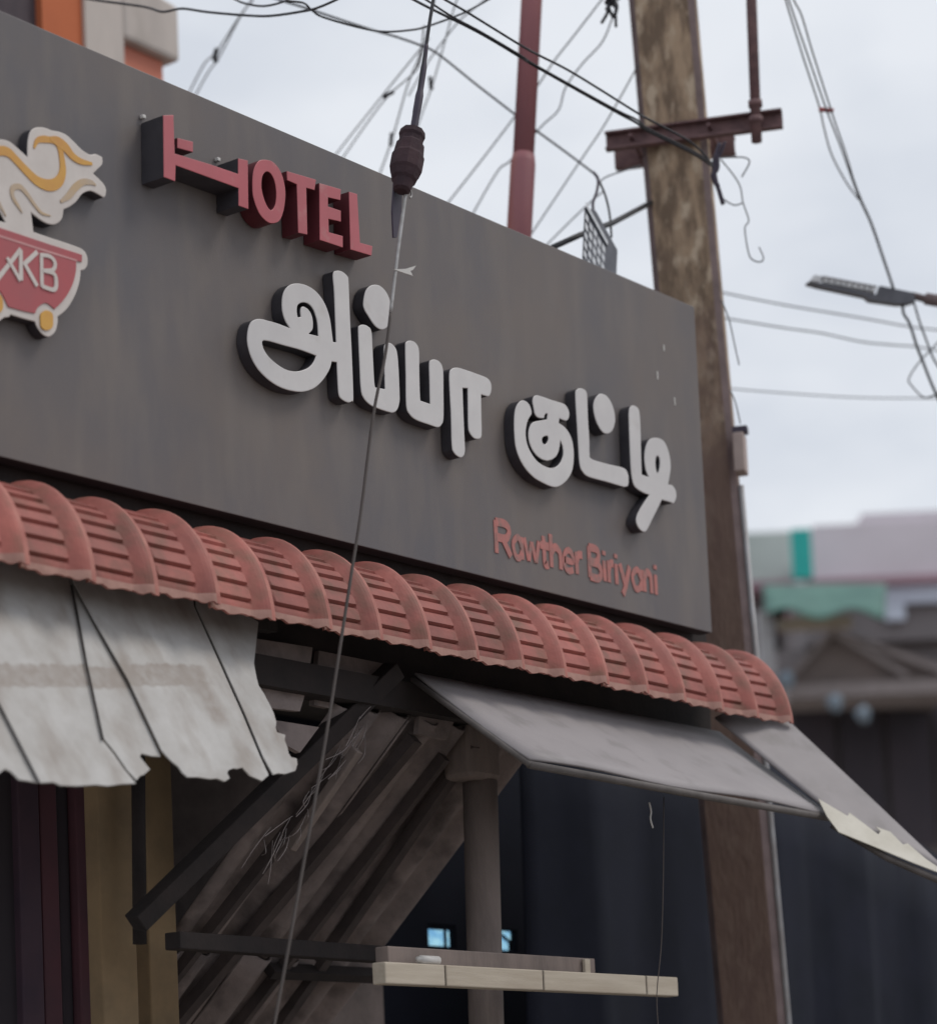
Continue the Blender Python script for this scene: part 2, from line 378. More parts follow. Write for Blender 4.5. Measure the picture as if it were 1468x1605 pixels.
# ------------------------------------------------------------------ the shop building
X0 = onY(0, 400, 0).x
bld = thing('shop_building', (-2, .6, 0), 'dim plastered shop building behind the sign and awnings', 'building')
MB().bb(-9, -.12, .16, 2.2, 3.42, 4.45).build('upper_wall', M['wall'], bld)
MB().bb(-9, .08, .075, .155, 3.20, 3.66).build('fascia_board', M['dark'], bld)
# back wall with two small window openings, clear sky behind
YB = 1.5
wins = []
for (a, b, c, d) in ((669, 715, 1453, 1487), (769, 811, 1455, 1493)):
    p = onY(a, c, YB); q = onY(b, d, YB); wins.append((p.x, q.x, q.z, p.z))
bw = MB(); zt, zb = max(wins[0][3], wins[1][3]), min(wins[0][2], wins[1][2])
xl, xr = onY(-400, 1400, YB).x, onY(835, 1450, YB).x
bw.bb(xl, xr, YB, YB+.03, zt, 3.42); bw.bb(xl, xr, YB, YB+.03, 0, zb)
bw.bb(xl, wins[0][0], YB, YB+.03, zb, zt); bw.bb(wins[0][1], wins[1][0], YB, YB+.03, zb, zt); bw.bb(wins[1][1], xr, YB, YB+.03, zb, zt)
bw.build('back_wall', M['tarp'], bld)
for i, (xa, xb, za, zb_) in enumerate(wins):
    f = MB(); t = .012
    f.bb(xa+.001, xa+t, YB+.004, YB+.026, zb, zt); f.bb(xb-t, xb-.001, YB+.004, YB+.026, zb, zt)
    f.bb(xa+t, xb-t, YB+.004, YB+.026, zb, za+.006); f.bb(xa+t, xb-t, YB+.004, YB+.026, zb_-.006, zt)
    f = f.build('window', M['tarp'], bld)
    MB().bb(xa+t, xb-t, YB+.016, YB+.019, za+.006, zb_-.006).build('pane', M['blueglass'], f)
    br = MB(); yb = YB+.006
    if i == 0: br.bar((xa+(xb-xa)*.66, yb, za), (xa+(xb-xa)*.66, yb, zb_), .012, .008, (0, 1, 0))
    else:
        br.bar((xa+(xb-xa)*.15, yb, zb_), (xa+(xb-xa)*.85, yb, za+(zb_-za)*.35), .012, .008, (0, 1, 0))
        br.bar((xa+(xb-xa)*.8, yb+.004, za), (xa+(xb-xa)*.8, yb+.004, za+(zb_-za)*.55), .02, .008, (0, 1, 0))
    br.build('bar', M['tarp'], f)
# pillars and door boards at the lower left
def pillar(name, x0, x1, Y, dep, material, ytop=1225, label=None, z0=0.):
    a = onY(x0, 1420, Y).x; b = onY(x1, 1420, Y).x
    o = MB().bb(a, b, Y, Y+dep, z0, 3.19).build(name, material, bld, bevel=.006)
    if label: o['label'] = label
    return o
pillar('pillar', 158, 213, .55, .06, M['ochre'], label='ochre painted pillar')
pillar('pillar', 232, 276, .70, .06, M['ochre'], label='narrower ochre pillar behind the downpipe')
pillar('door_board', -60, 30, .95, .04, M['bgdark'], label='blackish door board')
pillar('door_board', 33, 66, .92, .04, M['plum'], label='plum door board')
pillar('door_board', 67, 94, .93, .04, M['maroon'], label='maroon door board beside the plum one')
pillar('door_board', 95, 122, .97, .04, M['bgdark'], label='dark recessed door board')
pillar('door_board', 123, 156, .93, .04, M['maroon'], label='maroon door board beside the pillar')
dp = MB(); p0 = onY(218, 1225, .45); p1 = onY(219, 1480, .45)
dp.tube([p0 + Vector((0, 0, .1)), p1], .022, 10); dp.build('downpipe', M['dark'], bld, smooth=True)

# ------------------------------------------------------------------ sign board
sign = thing('sign_board', (-1.8, .03, 3.6), 'long dark grey hotel sign board with raised white Tamil letters and red lettering', 'sign')
mb = MB().bb(-7.5, 0, 0, .06, 3.6, 4.85); mb.mi = [1, 1, 0, 1, 1, 1]; mb.build('panel', [M['panel'], M['panel_edge']], sign, bevel=.003)
MB().bb(-7.5, -.02, .0605, .12, 3.615, 4.83).build('back_frame', M['panel_edge'], sign)
FY, DP = -.046, .044
A = zf(380, 415, 7.135); B = zf(550, 440, 5.730); Cc = zf(790, 600, 8.92); D = zf(890, 600, 6.689)
W = [M['white'], M['black_side']]
plate('letter', [A([(1015, 100), (1060, 62), (1120, 75), (1175, 125), (1188, 180), (1205, 600), (1225, 1000), (1242, 1480), (1225, 1525), (1180, 1538), (1110, 1500), (1078, 1440), (1065, 1250), (1058, 1090, 'c'), (1000, 1080, 'c'), (975, 1170), (900, 1290), (800, 1380), (680, 1418), (560, 1410), (430, 1370), (300, 1290), (180, 1170), (100, 1030), (60, 880), (60, 760), (85, 660), (130, 615), (200, 602), (280, 620), (400, 655), (530, 705, 'c'), (480, 620), (450, 520), (445, 400), (465, 300), (520, 230), (600, 205), (700, 220), (800, 275), (880, 360), (940, 470), (980, 600), (1000, 740), (1015, 860, 'c'), (1050, 865, 'c'), (1040, 600), (1028, 300)]),
    A([(225, 855), (290, 850), (450, 895), (650, 950), (825, 1015, 'c'), (800, 1080), (750, 1140), (680, 1175), (590, 1190), (490, 1170), (390, 1110), (300, 1030), (240, 940)]),
    A([(610, 520), (620, 450), (670, 420), (730, 430), (780, 475), (815, 550), (840, 650), (850, 795, 'c'), (745, 770, 'c'), (785, 720), (790, 640), (775, 560), (740, 500), (690, 465), (660, 475), (650, 520), (655, 580, 'c'), (620, 585, 'c')])],
    FY, DP, W, sign, label='large white raised Tamil letter a')
plate('letter_dot', [B([(113, 200), (130, 100), (165, 50), (215, 33), (265, 45), (315, 95), (350, 170), (366, 260), (355, 360), (320, 420), (270, 437), (215, 400), (160, 320), (125, 260)])], FY, DP, W, sign, label='white dot behind the stay wire')
plate('letter', [B([(68, 450), (75, 405), (110, 392), (150, 405), (185, 450), (195, 600), (205, 800), (215, 940), (235, 958, 'c'), (308, 972, 'c'), (303, 800), (298, 620), (310, 570), (345, 555), (385, 580), (415, 640), (430, 800), (438, 1000), (438, 1080), (420, 1150), (385, 1182), (330, 1175), (230, 1140), (170, 1110), (115, 1050), (92, 970), (80, 750)])], FY, DP, W, sign, label='white raised Tamil letter pa under the dot')
plate('letter', [B([(490, 600), (497, 550), (535, 535), (580, 555), (612, 620), (615, 800), (620, 1000), (625, 1075, 'c'), (712, 1105, 'c'), (708, 900), (705, 740), (725, 710), (760, 706), (800, 730), (828, 800), (832, 1000), (832, 1230), (815, 1290), (780, 1315), (700, 1290), (590, 1250), (530, 1200), (500, 1120), (495, 850)])], FY, DP, W, sign, label='white raised Tamil letter pa without a dot')
plate('letter', [B([(885, 850), (900, 795), (950, 778), (1020, 795), (1120, 830), (1220, 870), (1258, 920), (1260, 990), (1240, 1035), (1200, 1030), (1170, 1020, 'c'), (1172, 1200), (1175, 1370), (1160, 1415), (1110, 1415), (1068, 1365), (1055, 1300), (1052, 1100), (1050, 965, 'c'), (1003, 962, 'c'), (1010, 1150), (1020, 1400), (1025, 1530), (1005, 1580), (970, 1582), (925, 1540), (908, 1470), (900, 1200), (890, 1000)])], FY, DP, W, sign, label='white raised Tamil vowel sign with two legs')
plate('letter', [Cc([(145, 480), (165, 350), (215, 265), (270, 243), (330, 275), (372, 345), (385, 430), (345, 500), (315, 590), (303, 720), (325, 860), (380, 980), (460, 1090), (560, 1160), (660, 1190), (740, 1165), (795, 1100), (828, 1000), (820, 890), (785, 800, 'c'), (775, 900), (745, 1000), (690, 1060), (600, 1088), (500, 1050), (420, 970), (365, 860), (342, 740), (355, 630), (400, 555), (480, 530), (600, 510, 'c'), (608, 440), (585, 428), (565, 460), (555, 492), (480, 485), (435, 440), (415, 350), (400, 260), (415, 195), (455, 172), (520, 185), (660, 235), (790, 275), (860, 310), (905, 390), (910, 470), (880, 525), (830, 520), (775, 495, 'c'), (765, 560, 'c'), (850, 620), (920, 720), (960, 840), (975, 980), (970, 1130), (940, 1260), (870, 1370), (780, 1440), (690, 1455), (570, 1410), (430, 1330), (310, 1210), (220, 1060), (165, 890), (145, 680)]),
    Cc([(530, 790), (550, 755), (600, 740), (620, 770), (610, 820), (575, 858), (540, 840)])], FY, DP, W, sign, label='white raised curled Tamil letter ku')
plate('letter', [D([(80, 120), (95, 70), (135, 55), (180, 75), (202, 130), (210, 350), (225, 600), (228, 740), (250, 797), (420, 850), (580, 890), (625, 940), (637, 1010), (630, 1075), (600, 1090), (560, 1083), (400, 1035), (220, 985), (155, 930), (125, 850), (110, 650), (92, 350)])], FY, DP, W, sign, label='white raised L-shaped Tamil letter')
plate('letter_dot', [D([(268, 250), (285, 170), (325, 120), (370, 115), (420, 150), (465, 230), (492, 330), (492, 420), (465, 500), (420, 532), (370, 520), (320, 450), (285, 360)])], FY, DP, W, sign, label='white dot over the L-shaped letter')
plate('letter', [D([(640, 330), (650, 260), (685, 235), (730, 260), (752, 320), (762, 500), (768, 750), (775, 960, 'c'), (845, 985, 'c'), (815, 900), (803, 780), (815, 680), (850, 600), (910, 575), (980, 590), (1030, 650), (1065, 760), (1078, 880), (1065, 980), (1050, 1065, 'c'), (1095, 1075), (1130, 1130), (1135, 1200), (1110, 1260), (1070, 1250), (985, 1225, 'c'), (950, 1300), (890, 1420), (830, 1540), (795, 1562), (750, 1530), (720, 1470), (722, 1400), (770, 1300), (855, 1175, 'c'), (780, 1145), (710, 1095), (680, 1030), (662, 900), (650, 650), (643, 450)]),
    D([(918, 830), (925, 780), (940, 765), (960, 790), (965, 850), (955, 920), (940, 945), (925, 910)])], FY, DP, W, sign, label='white raised last Tamil letter with a slanting tail')

def cc(pts): return [(p[0], p[1], 'c') for p in pts]
Hf = zf(210, 170, 7.34); O_ = zf(380, 240, 6.673)
R2 = [M['red'], M['red_side']]; RH = [M['red'], M['black_side']]
plate('letter', [Hf(cc([(338, 75), (455, 70), (470, 515), (880, 640), (1200, 750), (1200, 570), (1310, 595), (1318, 1155), (1205, 1115), (1205, 915), (480, 650), (475, 835), (345, 785)]))], -.09, .088, RH, sign, bevel=.0015, label='red letter H shaped like a bed')
plate('letter_pillow', [Hf(cc([(500, 335), (680, 380), (680, 500), (500, 450)]))], -.05, .048, R2, sign, bevel=.0015, label='small red pillow piece beside the letter H')
plate('letter', [O_([(105, 350), (115, 190), (160, 90), (225, 65), (320, 90), (400, 190), (440, 320), (450, 450), (430, 600), (390, 700), (330, 730), (260, 715), (180, 630), (120, 480)]),
                 O_([(200, 350), (210, 240), (250, 190), (300, 215), (340, 300), (355, 420), (345, 530), (310, 590), (270, 570), (225, 470)])], -.068, .066, R2, sign, bevel=.0015, label='red letter O')
plate('letter', [O_(cc([(465, 185), (770, 275), (755, 385), (668, 360), (680, 850), (585, 830), (570, 325), (470, 280)]))], -.068, .066, R2, sign, bevel=.0015, label='red letter T')
plate('letter', [O_(cc([(805, 310), (1030, 375), (1025, 490), (895, 460), (895, 555), (1030, 600), (1030, 715), (900, 685), (905, 825), (1050, 865), (1050, 985), (810, 905)]))], -.068, .066, R2, sign, bevel=.0015, label='red letter E')
plate('letter', [O_(cc([(1115, 400), (1200, 425), (1230, 935), (1360, 970), (1350, 1070), (1130, 1005)]))], -.068, .066, R2, sign, bevel=.0015, label='red letter L')
for (a, b) in ((224, 183), (341, 250)):
    p = onY(a, b, -.008); MB().box(p, (.014, .014, .012)).build('sky_glint', M['plastic'], sign, bevel=.003)  # small white bits standing in for sky reflections behind the H
for (a, b, hh) in ((1040, 545, .022), (1057, 629, .03), (1030, 588, .03)):
    p = onY(a, b, -.001); MB().box(p, (.006, .002, hh)).build('paint_fleck', M['plastic'], sign)

# logo: flame over a cart
FL = zf(0, 190, 8.156); CT = zf(0, 350, 8.156)
logo = plate('logo', [FL([(-450, 1000), (-420, 600), (-250, 330), (-100, 240), (30, 228), (130, 260), (230, 340), (355, 455, 'c'), (358, 260), (390, 130), (450, 80), (530, 72), (600, 85), (660, 110), (760, 130), (850, 170), (950, 260), (1050, 360), (1150, 420), (1230, 415), (1310, 455, 'c'), (1310, 545), (1250, 610), (1195, 665, 'c'), (1260, 725), (1330, 800), (1360, 870), (1350, 950), (1325, 972, 'c'), (1200, 900), (1130, 890), (1050, 930), (980, 1020), (900, 1085), (815, 1125, 'c'), (800, 1230), (750, 1295), (670, 1320), (570, 1290), (480, 1230), (400, 1165, 'c'), (415, 1280)]) +
    CT([(430, 105, 'c'), (600, 165), (800, 230), (1000, 300), (1080, 350), (1120, 430), (1120, 530), (1085, 585), (1035, 600, 'c'), (1020, 740), (970, 900), (890, 1050), (810, 1140), (740, 1190, 'c'), (740, 1270), (710, 1380), (650, 1440), (600, 1445), (540, 1410), (480, 1330), (450, 1255, 'c'), (300, 1215), (135, 1165, 'c'), (120, 1195), (60, 1200, 'c'), (0, 1245), (-60, 1290), (-130, 1260), (-190, 1180), (-220, 1090, 'c'), (-380, 980), (-520, 800), (-600, 500), (-620, 250), (-640, 100), (-620, -60), (-560, -130, 'c'), (-500, -150, 'c')]),
    FL([(-70, 1060, 'c'), (-5, 1150), (72, 1292, 'c'), (-60, 1255, 'c')])], -.04, .038, [M['cream'], M['black_side']], sign, label='flame and cart emblem in cream, red and yellow')
plate('bowl', [CT([(-560, -110, 'c'), (0, 55), (600, 255), (1050, 400, 'c'), (1048, 490, 'c'), (975, 478, 'c'), (970, 620), (920, 800), (820, 970), (700, 1095, 'c'), (660, 1060), (600, 1018), (540, 1030), (480, 1080), (450, 1148, 'c'), (300, 1118), (110, 1065, 'c'), (60, 960), (0, 865), (-60, 850), (-140, 900), (-200, 980, 'c'), (-330, 890), (-450, 700), (-520, 400), (-560, 100)])], -.0435, .0035, [M['bowl']], logo, bevel=.0005)
def ST(fr, lines): return [[q + (w_,) for q, w_ in zip(fr([p[:2] for p in ln]), [p[2]/8.156 for p in ln])] for ln in lines]
strokes('rim_line', ST(CT, [[(-420, 35, 22), (0, 160, 24), (500, 322, 24), (985, 475, 22)]]), -.0445, .001, M['pink'], logo)
strokes('letter', ST(CT, [[(268, 325, 45), (100, 545, 48), (-60, 745, 55)], [(268, 335, 50), (272, 725, 55)], [(95, 435, 40), (265, 730, 48)]]), -.0460, .0025, M['cream'], logo, label='cream letter A')
strokes('letter', ST(CT, [[(478, 362, 48), (310, 520, 50)], [(310, 500, 48), (400, 660, 50), (478, 800, 52)]]), -.0460, .0025, M['cream'], logo, label='cream letter K')
strokes('letter', ST(CT, [[(532, 380, 46), (540, 810, 50)], [(520, 400, 42), (640, 420, 44), (705, 500, 48), (680, 590, 44), (540, 600, 40)], [(560, 602, 40), (690, 640, 46), (722, 740, 50), (695, 845, 48), (540, 800, 44)]]), -.0460, .0025, M['cream'], logo, label='cream letter B')
plate('wheel', [CT([(522, 1240), (530, 1150), (600, 1110), (670, 1150), (682, 1240), (670, 1330), (600, 1365), (535, 1330)])], -.0445, .004, [M['yellow']], logo, bevel=.0005)
plate('wheel', [CT([(-120, 1020), (-100, 930), (-40, 890), (20, 930), (42, 1020), (30, 1110), (-40, 1150), (-100, 1110)])], -.0445, .004, [M['yellow']], logo, bevel=.0005)
strokes('swirl', ST(FL, [[(-330, 640, 40), (-180, 430, 80), (0, 375, 100), (110, 395, 105), (210, 490, 95), (340, 630, 100), (480, 760, 110), (630, 815, 125), (750, 770, 115), (805, 640, 90), (795, 470, 75), (760, 320, 70), (690, 250, 60), (570, 225, 75), (480, 245, 55), (440, 340, 22)], [(640, 215, 40), (740, 255, 110), (840, 330, 110), (930, 440, 85), (1040, 510, 65), (1180, 540, 30)]]), -.0425, .0025, M['yellow'], logo)
strokes('flame_line', ST(FL, [[(780, 1025, 30), (880, 950, 70), (970, 840, 80), (1060, 775, 70), (1160, 775, 55), (1230, 815, 15)]]), -.0425, .0025, M['tan'], logo)
strokes('flame_line', ST(FL, [[(290, 1170, 12), (230, 1070, 40), (165, 950, 50), (170, 850, 60), (260, 835, 60), (360, 940, 50), (450, 1070, 40), (540, 1170, 30), (650, 1205, 12)]]), -.0425, .0025, M['tan'], logo)
strokes('flame_line', ST(FL, [[(-150, 700, 15), (-80, 900, 40), (0, 1060, 40), (80, 1210, 15)]]), -.0425, .0025, M['tan'], logo)

# small faded line of lettering
pa, pb_ = onY(785, 868, -.006), onY(1028, 931, -.006)
zB = (pa.z+pb_.z)/2; capT = onY(785, 817, -.006).z; CAP = capT - zB; XH = CAP*.70
GL = {
 'R': [[(0, 0), (0, 1)], [(0, .96), (.7, .96), (.95, .78), (.7, .52), (0, .5)], [(.45, .5), (1, 0)]],
 'a': [[(.95, 0), (.95, 'x')], [(.95, .35), (.6, .66), (.12, .5), (.05, .3), (.3, .03), (.7, .06), (.95, .3)]],
 'w': [[(0, 'x'), (.25, .02)], [(.25, .02), (.5, .62)], [(.5, .62), (.75, .02)], [(.75, .02), (1, 'x')]],
 't': [[(.42, .92), (.42, .15), (.55, .03), (.9, .05)], [(-.05, .62), (1.02, .62)]],
 'h': [[(0.05, 0), (.05, 1.04)], [(.05, .45), (.45, .67), (.9, .5), (.93, 0)]],
 'e': [[(.05, .36), (.95, .36), (.8, .62), (.45, .68), (.08, .5), (.06, .2), (.4, .02), (.92, .1)]],
 'r': [[(.1, 0), (.1, 'x')], [(.1, .4), (.45, .62), (1, .64)]],
 'B': [[(0, 0), (0, 1)], [(0, .97), (.7, .95), (.85, .75), (.6, .54), (0, .53)], [(0, .5), (.75, .48), (1, .25), (.75, .03), (0, .03)]],
 'i': [[(.5, 0), (.5, .66)], [(.5, .84), (.5, .98)]],
 'y': [[(0, 'x'), (.5, .05)], [(1, 'x'), (.5, .0), (.2, -.28)]],
 'n': [[(.05, 0), (.05, 'x')], [(.05, .45), (.45, .67), (.9, .5), (.93, 0)]],
}
spans = [('R', 58, 172), ('a', 192, 272), ('w', 288, 405), ('t', 420, 486), ('h', 500, 585), ('e', 606, 685), ('r', 705, 757), ('B', 815, 905), ('i', 922, 950), ('r', 966, 1010), ('i', 1018, 1046), ('y', 1062, 1140), ('a', 1158, 1238), ('n', 1256, 1318), ('i', 1336, 1366)]
for ch, a, b in spans:
    xa = onY(770+a/5.243, 890, -.006).x; xb = onY(770+b/5.243, 890, -.006).x
    mb = MB(); hw = .0142 if ch not in 'wea' else .0118
    for li, ln in enumerate(GL[ch]):
        pts = [(xa+(xb-xa)*p[0], zB + (XH if p[1] == 'x' else CAP*p[1])) for p in ln]
        sm = catmull(pts, False, 5) if len(pts) > 2 else [Vector(p) for p in pts]
        yo = -.0026 - li*.0004; k = len(sm); Lp, Rp = [], []
        for i in range(k):
            t = (sm[min(i+1, k-1)]-sm[max(i-1, 0)]).normalized(); nn = Vector((-t.y*hw*.72, t.x*hw))
            Lp.append(sm[i]+nn); Rp.append(sm[i]-nn)
        vs = []
        for yy in (yo, -.0004): vs += [(p.x, yy, p.y) for p in Lp] + [(p.x, yy, p.y) for p in Rp]
        fs = []
        for i in range(k-1):
            fs += [(i, i+1, k+i+1, k+i), (i, 2*k+i, 2*k+i+1, i+1), (k+i, k+i+1, 3*k+i+1, 3*k+i)]
        fs += [(0, k, 3*k, 2*k), (k-1, 3*k-1, 4*k-1, 2*k-1)]
        mb.add(vs, fs)
    mb.build('small_letter', M['faded'], sign)

# ------------------------------------------------------------------ tiled canopy
can = thing('tiled_canopy', (-1.6, -.1, 3.3), 'narrow curved canopy of ribbed red clay tiles under the sign', 'roof')
PIT = .2405
def tile_mesh():
    ac, bc = .235, .30
    us = [0, .03, .06, .09, .12, .15, .22, .32, .42, .52, .60, .66, .70, .74, .78, .82, .86, .90, .935, .965, .995, 1.03]
    nu = len(us)
    rows = [(k*.13/4, 0) for k in range(4)]
    p = .80/7
    for r in range(7):
        b = .13 + r*p
        rows += [(b, 0), (b+p*.12, .004), (b+p*.56, .0075), (b+p*.66, -.0065), (b+p*.84, -.0065), (b+p*.93, 0)]
    rows += [(.935, 0), (.955, 0), (.98, 0), (1., 0)]
    nv = len(rows); vs, fs, mi = [], [], []
    for j, (s, rib) in enumerate(rows):
        th = s*math.radians(85)
        y = .02 - ac*math.sin(th); z = 3.512 - bc*(1-math.cos(th))
        ny, nz = -math.sin(th)*bc, math.cos(th)*ac; l = math.hypot(ny, nz); ny /= l; nz /= l
        for u in us:
            h = 0.
            if u > .70:
                k = (u-.70)/.33
                h += .029*(math.sin(min(1, k/.78)*math.pi/2)**1.5) - (.012*((k-.78)/.22)**2 if k > .78 else 0)
            if .085 < u < .73:
                h += rib*max(0, min(1, (u-.085)/.035, (.73-u)/.03))
            vs.append((u*PIT, y+ny*h, z+nz*h + (0 if j < nv-1 else .004*math.sin(u*13)-.005*(u > .9)+.003*math.sin(u*37))))
    for j in range(nv-1):
        for i in range(nu-1):
            fs.append((j*nu+i, j*nu+i+1, (j+1)*nu+i+1, (j+1)*nu+i))
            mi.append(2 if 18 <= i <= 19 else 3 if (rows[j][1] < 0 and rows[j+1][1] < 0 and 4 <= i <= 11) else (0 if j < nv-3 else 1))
    me = bpy.data.meshes.new('roof_tile'); me.from_pydata([(x, y+.1, z-3.4) for x, y, z in vs], [], fs)
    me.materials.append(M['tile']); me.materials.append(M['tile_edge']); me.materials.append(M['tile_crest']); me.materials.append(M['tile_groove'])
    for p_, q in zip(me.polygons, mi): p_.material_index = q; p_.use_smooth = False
    return me
tm = tile_mesh()
first = None
xs = -3.727
for k in range(-6, 16):
    if first is None:
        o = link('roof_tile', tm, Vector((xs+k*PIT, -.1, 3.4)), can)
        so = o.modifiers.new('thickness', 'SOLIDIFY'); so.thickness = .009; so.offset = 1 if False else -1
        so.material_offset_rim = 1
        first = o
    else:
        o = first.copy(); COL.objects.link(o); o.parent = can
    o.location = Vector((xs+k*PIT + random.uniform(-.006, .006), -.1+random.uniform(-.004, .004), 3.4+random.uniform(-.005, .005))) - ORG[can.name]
    o.rotation_euler = (random.uniform(-.012, .012), random.uniform(-.014, .014), random.uniform(-.012, .012))
MB().bb(-9, .08, -.02, .07, 3.10, 3.19).build('wall_plate', M['dark'], can)

# ------------------------------------------------------------------ left white awning (torn flex sheet in strips)
pA, pB, pC = onY(0, 880, -.04), onY(400, 995, -.04), onY(0, 1228, -.42)
pB.z = pA.z
nS = (pB-pA).cross(pC-pA).normalized()
if nS.y > 0: nS = -nS
uS = (pB-pA).normalized(); vS = nS.cross(uS); vS = vS if vS.z < 0 else -vS
def shc(px, py): q = onP(px, py, pA, nS)-pA; return (q.dot(uS), q.dot(vS))
q1, q2 = shc(0, 1062), shc(290, 1062); BSL = (q2[1]-q1[1])/(q2[0]-q1[0])
def shb(px, py): q = shc(px, py); return (q[0], q[1]-BSL*q[0])
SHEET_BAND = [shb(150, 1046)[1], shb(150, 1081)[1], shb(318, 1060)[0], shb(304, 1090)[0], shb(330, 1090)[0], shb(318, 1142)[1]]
M['flex'] = sheet_mat()
aw = thing('white_awning', (pA+pC)/2, 'torn dirty white awning sheet with a jagged lower edge under the tiles', 'awning')
strips = [
    [(-160, 860), (-60, 870), (-40, 1030), (-2, 1106), (60, 1227), (44, 1224), (30, 1222), (18, 1210), (8, 1205), (-6, 1216), (-20, 1222), (-160, 1225)],
    [(-60, 865), (100, 880), (117, 945), (135, 1044), (160, 1160), (178, 1182), (196, 1208), (213, 1228), (190, 1229), (170, 1232), (150, 1230), (120, 1232), (95, 1231), (84, 1226), (64, 1227), (2, 1106), (-36, 1030)],
    [(102, 880), (111, 910), (146, 976), (197, 1065), (249, 1177), (252, 1186), (238, 1185), (222, 1181), (219, 1186), (227, 1196), (235, 1206), (226, 1214), (220, 1216), (214, 1223), (200, 1208), (181, 1180), (163, 1158), (138, 1044), (120, 945)],
    [(106, 880), (300, 915), (304, 950), (354, 1062), (380, 1120), (408, 1187), (421, 1215), (411, 1224), (404, 1221), (392, 1216), (380, 1203), (372, 1205), (366, 1204), (358, 1207), (356, 1212), (360, 1220), (352, 1225), (340, 1220), (330, 1221), (310, 1218), (294, 1218), (286, 1211), (280, 1202), (270, 1194), (262, 1186), (254, 1177), (201, 1065), (150, 976), (114, 910)],
    [(304, 915), (405, 975), (398, 1040), (402, 1062), (405, 1074), (414, 1088), (423, 1105), (429, 1118), (433, 1132), (432, 1140), (434, 1148), (447, 1152), (446, 1160), (450, 1170), (452, 1180), (456, 1187), (465, 1189), (466, 1198), (463, 1208), (447, 1213), (436, 1212), (428, 1214), (413, 1187), (384, 1118), (358, 1060), (308, 950)],
]
offs = [.0, .012, .002, .014, .004]
for sp, of in zip(strips, offs):
    mb = MB(); pts = [onP(a, b, pA+nS*of, nS) for a, b in sp]
    mb.poly(pts, nS, .004)
    o = mb.build('sheet_strip', M['flex'], aw)
    uvl = o.data.uv_layers.new(name='UVMap'); cw = ORG[o.name]
    for lp in o.data.loops:
        q = o.data.vertices[lp.vertex_index].co + cw - pA; uvl.data[lp.index].uv = (q.dot(uS), q.dot(vS)-BSL*q.dot(uS))
mb = MB()
for (a, b, c, d) in ((112, 918, 161, 1160),):
    mb.tube([onP(a, b, pA+nS*.018, nS), onP((a+c)/2-2, (b+d)/2, pA+nS*.019, nS), onP(c, d, pA+nS*.018, nS)], .0035, 6)
mb.build('seam_cord', M['dark'], aw)
mb = MB(); mb.bar(pA+Vector((-1.2, .02, -.02)), pB+Vector((.1, .02, -.02)), .04, .04); mb.build('support_rail', M['dark'], aw)

# ------------------------------------------------------------------ right awnings
def grid_sheet(name, TL, TR, BR, BL, material, parent, nu=14, nv=8, sag=.02, th=.008, wav=.006):
    vs, fs = [], []; n = (TR-TL).cross(BL-TL).normalized()
    for j in range(nv+1):
        for i in range(nu+1):
            u, v = i/nu, j/nv
            p = (TL*(1-u)+TR*u)*(1-v) + (BL*(1-u)+BR*u)*v
            p = p - Vector((0, 0, sag*math.sin(v*math.pi)*.6 + wav*math.sin(u*11+v*3)*v))
            vs.append(p)
    for j in range(nv):
        for i in range(nu): a = j*(nu+1)+i; fs.append((a, a+1, a+nu+2, a+nu+1))
    mb = MB(); mb.add(vs, fs); o = mb.build(name, material, parent, smooth=True)
    so = o.modifiers.new('thickness', 'SOLIDIFY'); so.thickness = th; so.offset = 0
    return o
TL = onY(650, 1056, -.06); BL = onY(830, 1190, -.5); BR = onY(1300, 1275, -.5); TR = Vector((BR.x+.0, -.06, TL.z))
ga = thing('grey_awning', (TL+BR)/2, 'flat pale grey awning sheet sloping out below the right half of the tiles', 'awning')
grid_sheet('sheet', TL, TR, BR, BL, M['greysheet'], ga, sag=.012)
mb = MB(); mb.tube([BL+Vector((0, .004, -.016)), (BL+BR)/2+Vector((0, .004, -.018)), BR+Vector((0, .004, -.016))], .013, 8); mb.build('edge_pipe', M['edge'], ga, smooth=True)
mb = MB(); mb.tube([TL+Vector((0, .01, -.016)), (TL+BL)/2+Vector((0, 0, -.022)), BL+Vector((0, .0, -.018))], .010, 8); mb.build('edge_pipe', M['edge'], ga, smooth=True)
a2 = onY(1120, 1125, -.10); b2 = onY(1193, 1092, -.10); c2 = onY(1490, 1370, -.86); d2 = onY(1298, 1270, -.515)
ra = thing('drooping_awning', (a2+c2)/2, 'drooping pale awning sheet with a torn cream lower edge beyond the grey awning', 'awning')
grid_sheet('sheet', a2, b2, c2, d2, M['greysheet'], ra, nu=10, nv=10, sag=.0, wav=.004)
n2 = (c2-d2).cross(a2-d2).normalized()
if n2.dot(CAM-d2) < 0: n2 = -n2
def onR(px, py, of=.014): return onP(px, py, d2+n2*of, n2)
mb = MB(); mb.poly([onR(*p) for p in ((1282, 1252), (1328, 1279), (1331, 1274), (1355, 1292), (1376, 1308), (1380, 1303), (1372, 1296), (1395, 1304), (1415, 1324), (1422, 1322), (1450, 1346), (1474, 1362), (1474, 1369), (1430, 1352), (1370, 1327), (1314, 1304), (1296, 1280))], n2, .003)
mb.build('torn_lining', M['creamsheet'], ra)
mb = MB(); mb.tube([onR(1303, 1293, -.012), onR(1390, 1345, -.012), onR(1490, 1389, -.012)], .012, 8); mb.build('edge_pipe', M['edge'], ra, smooth=True)

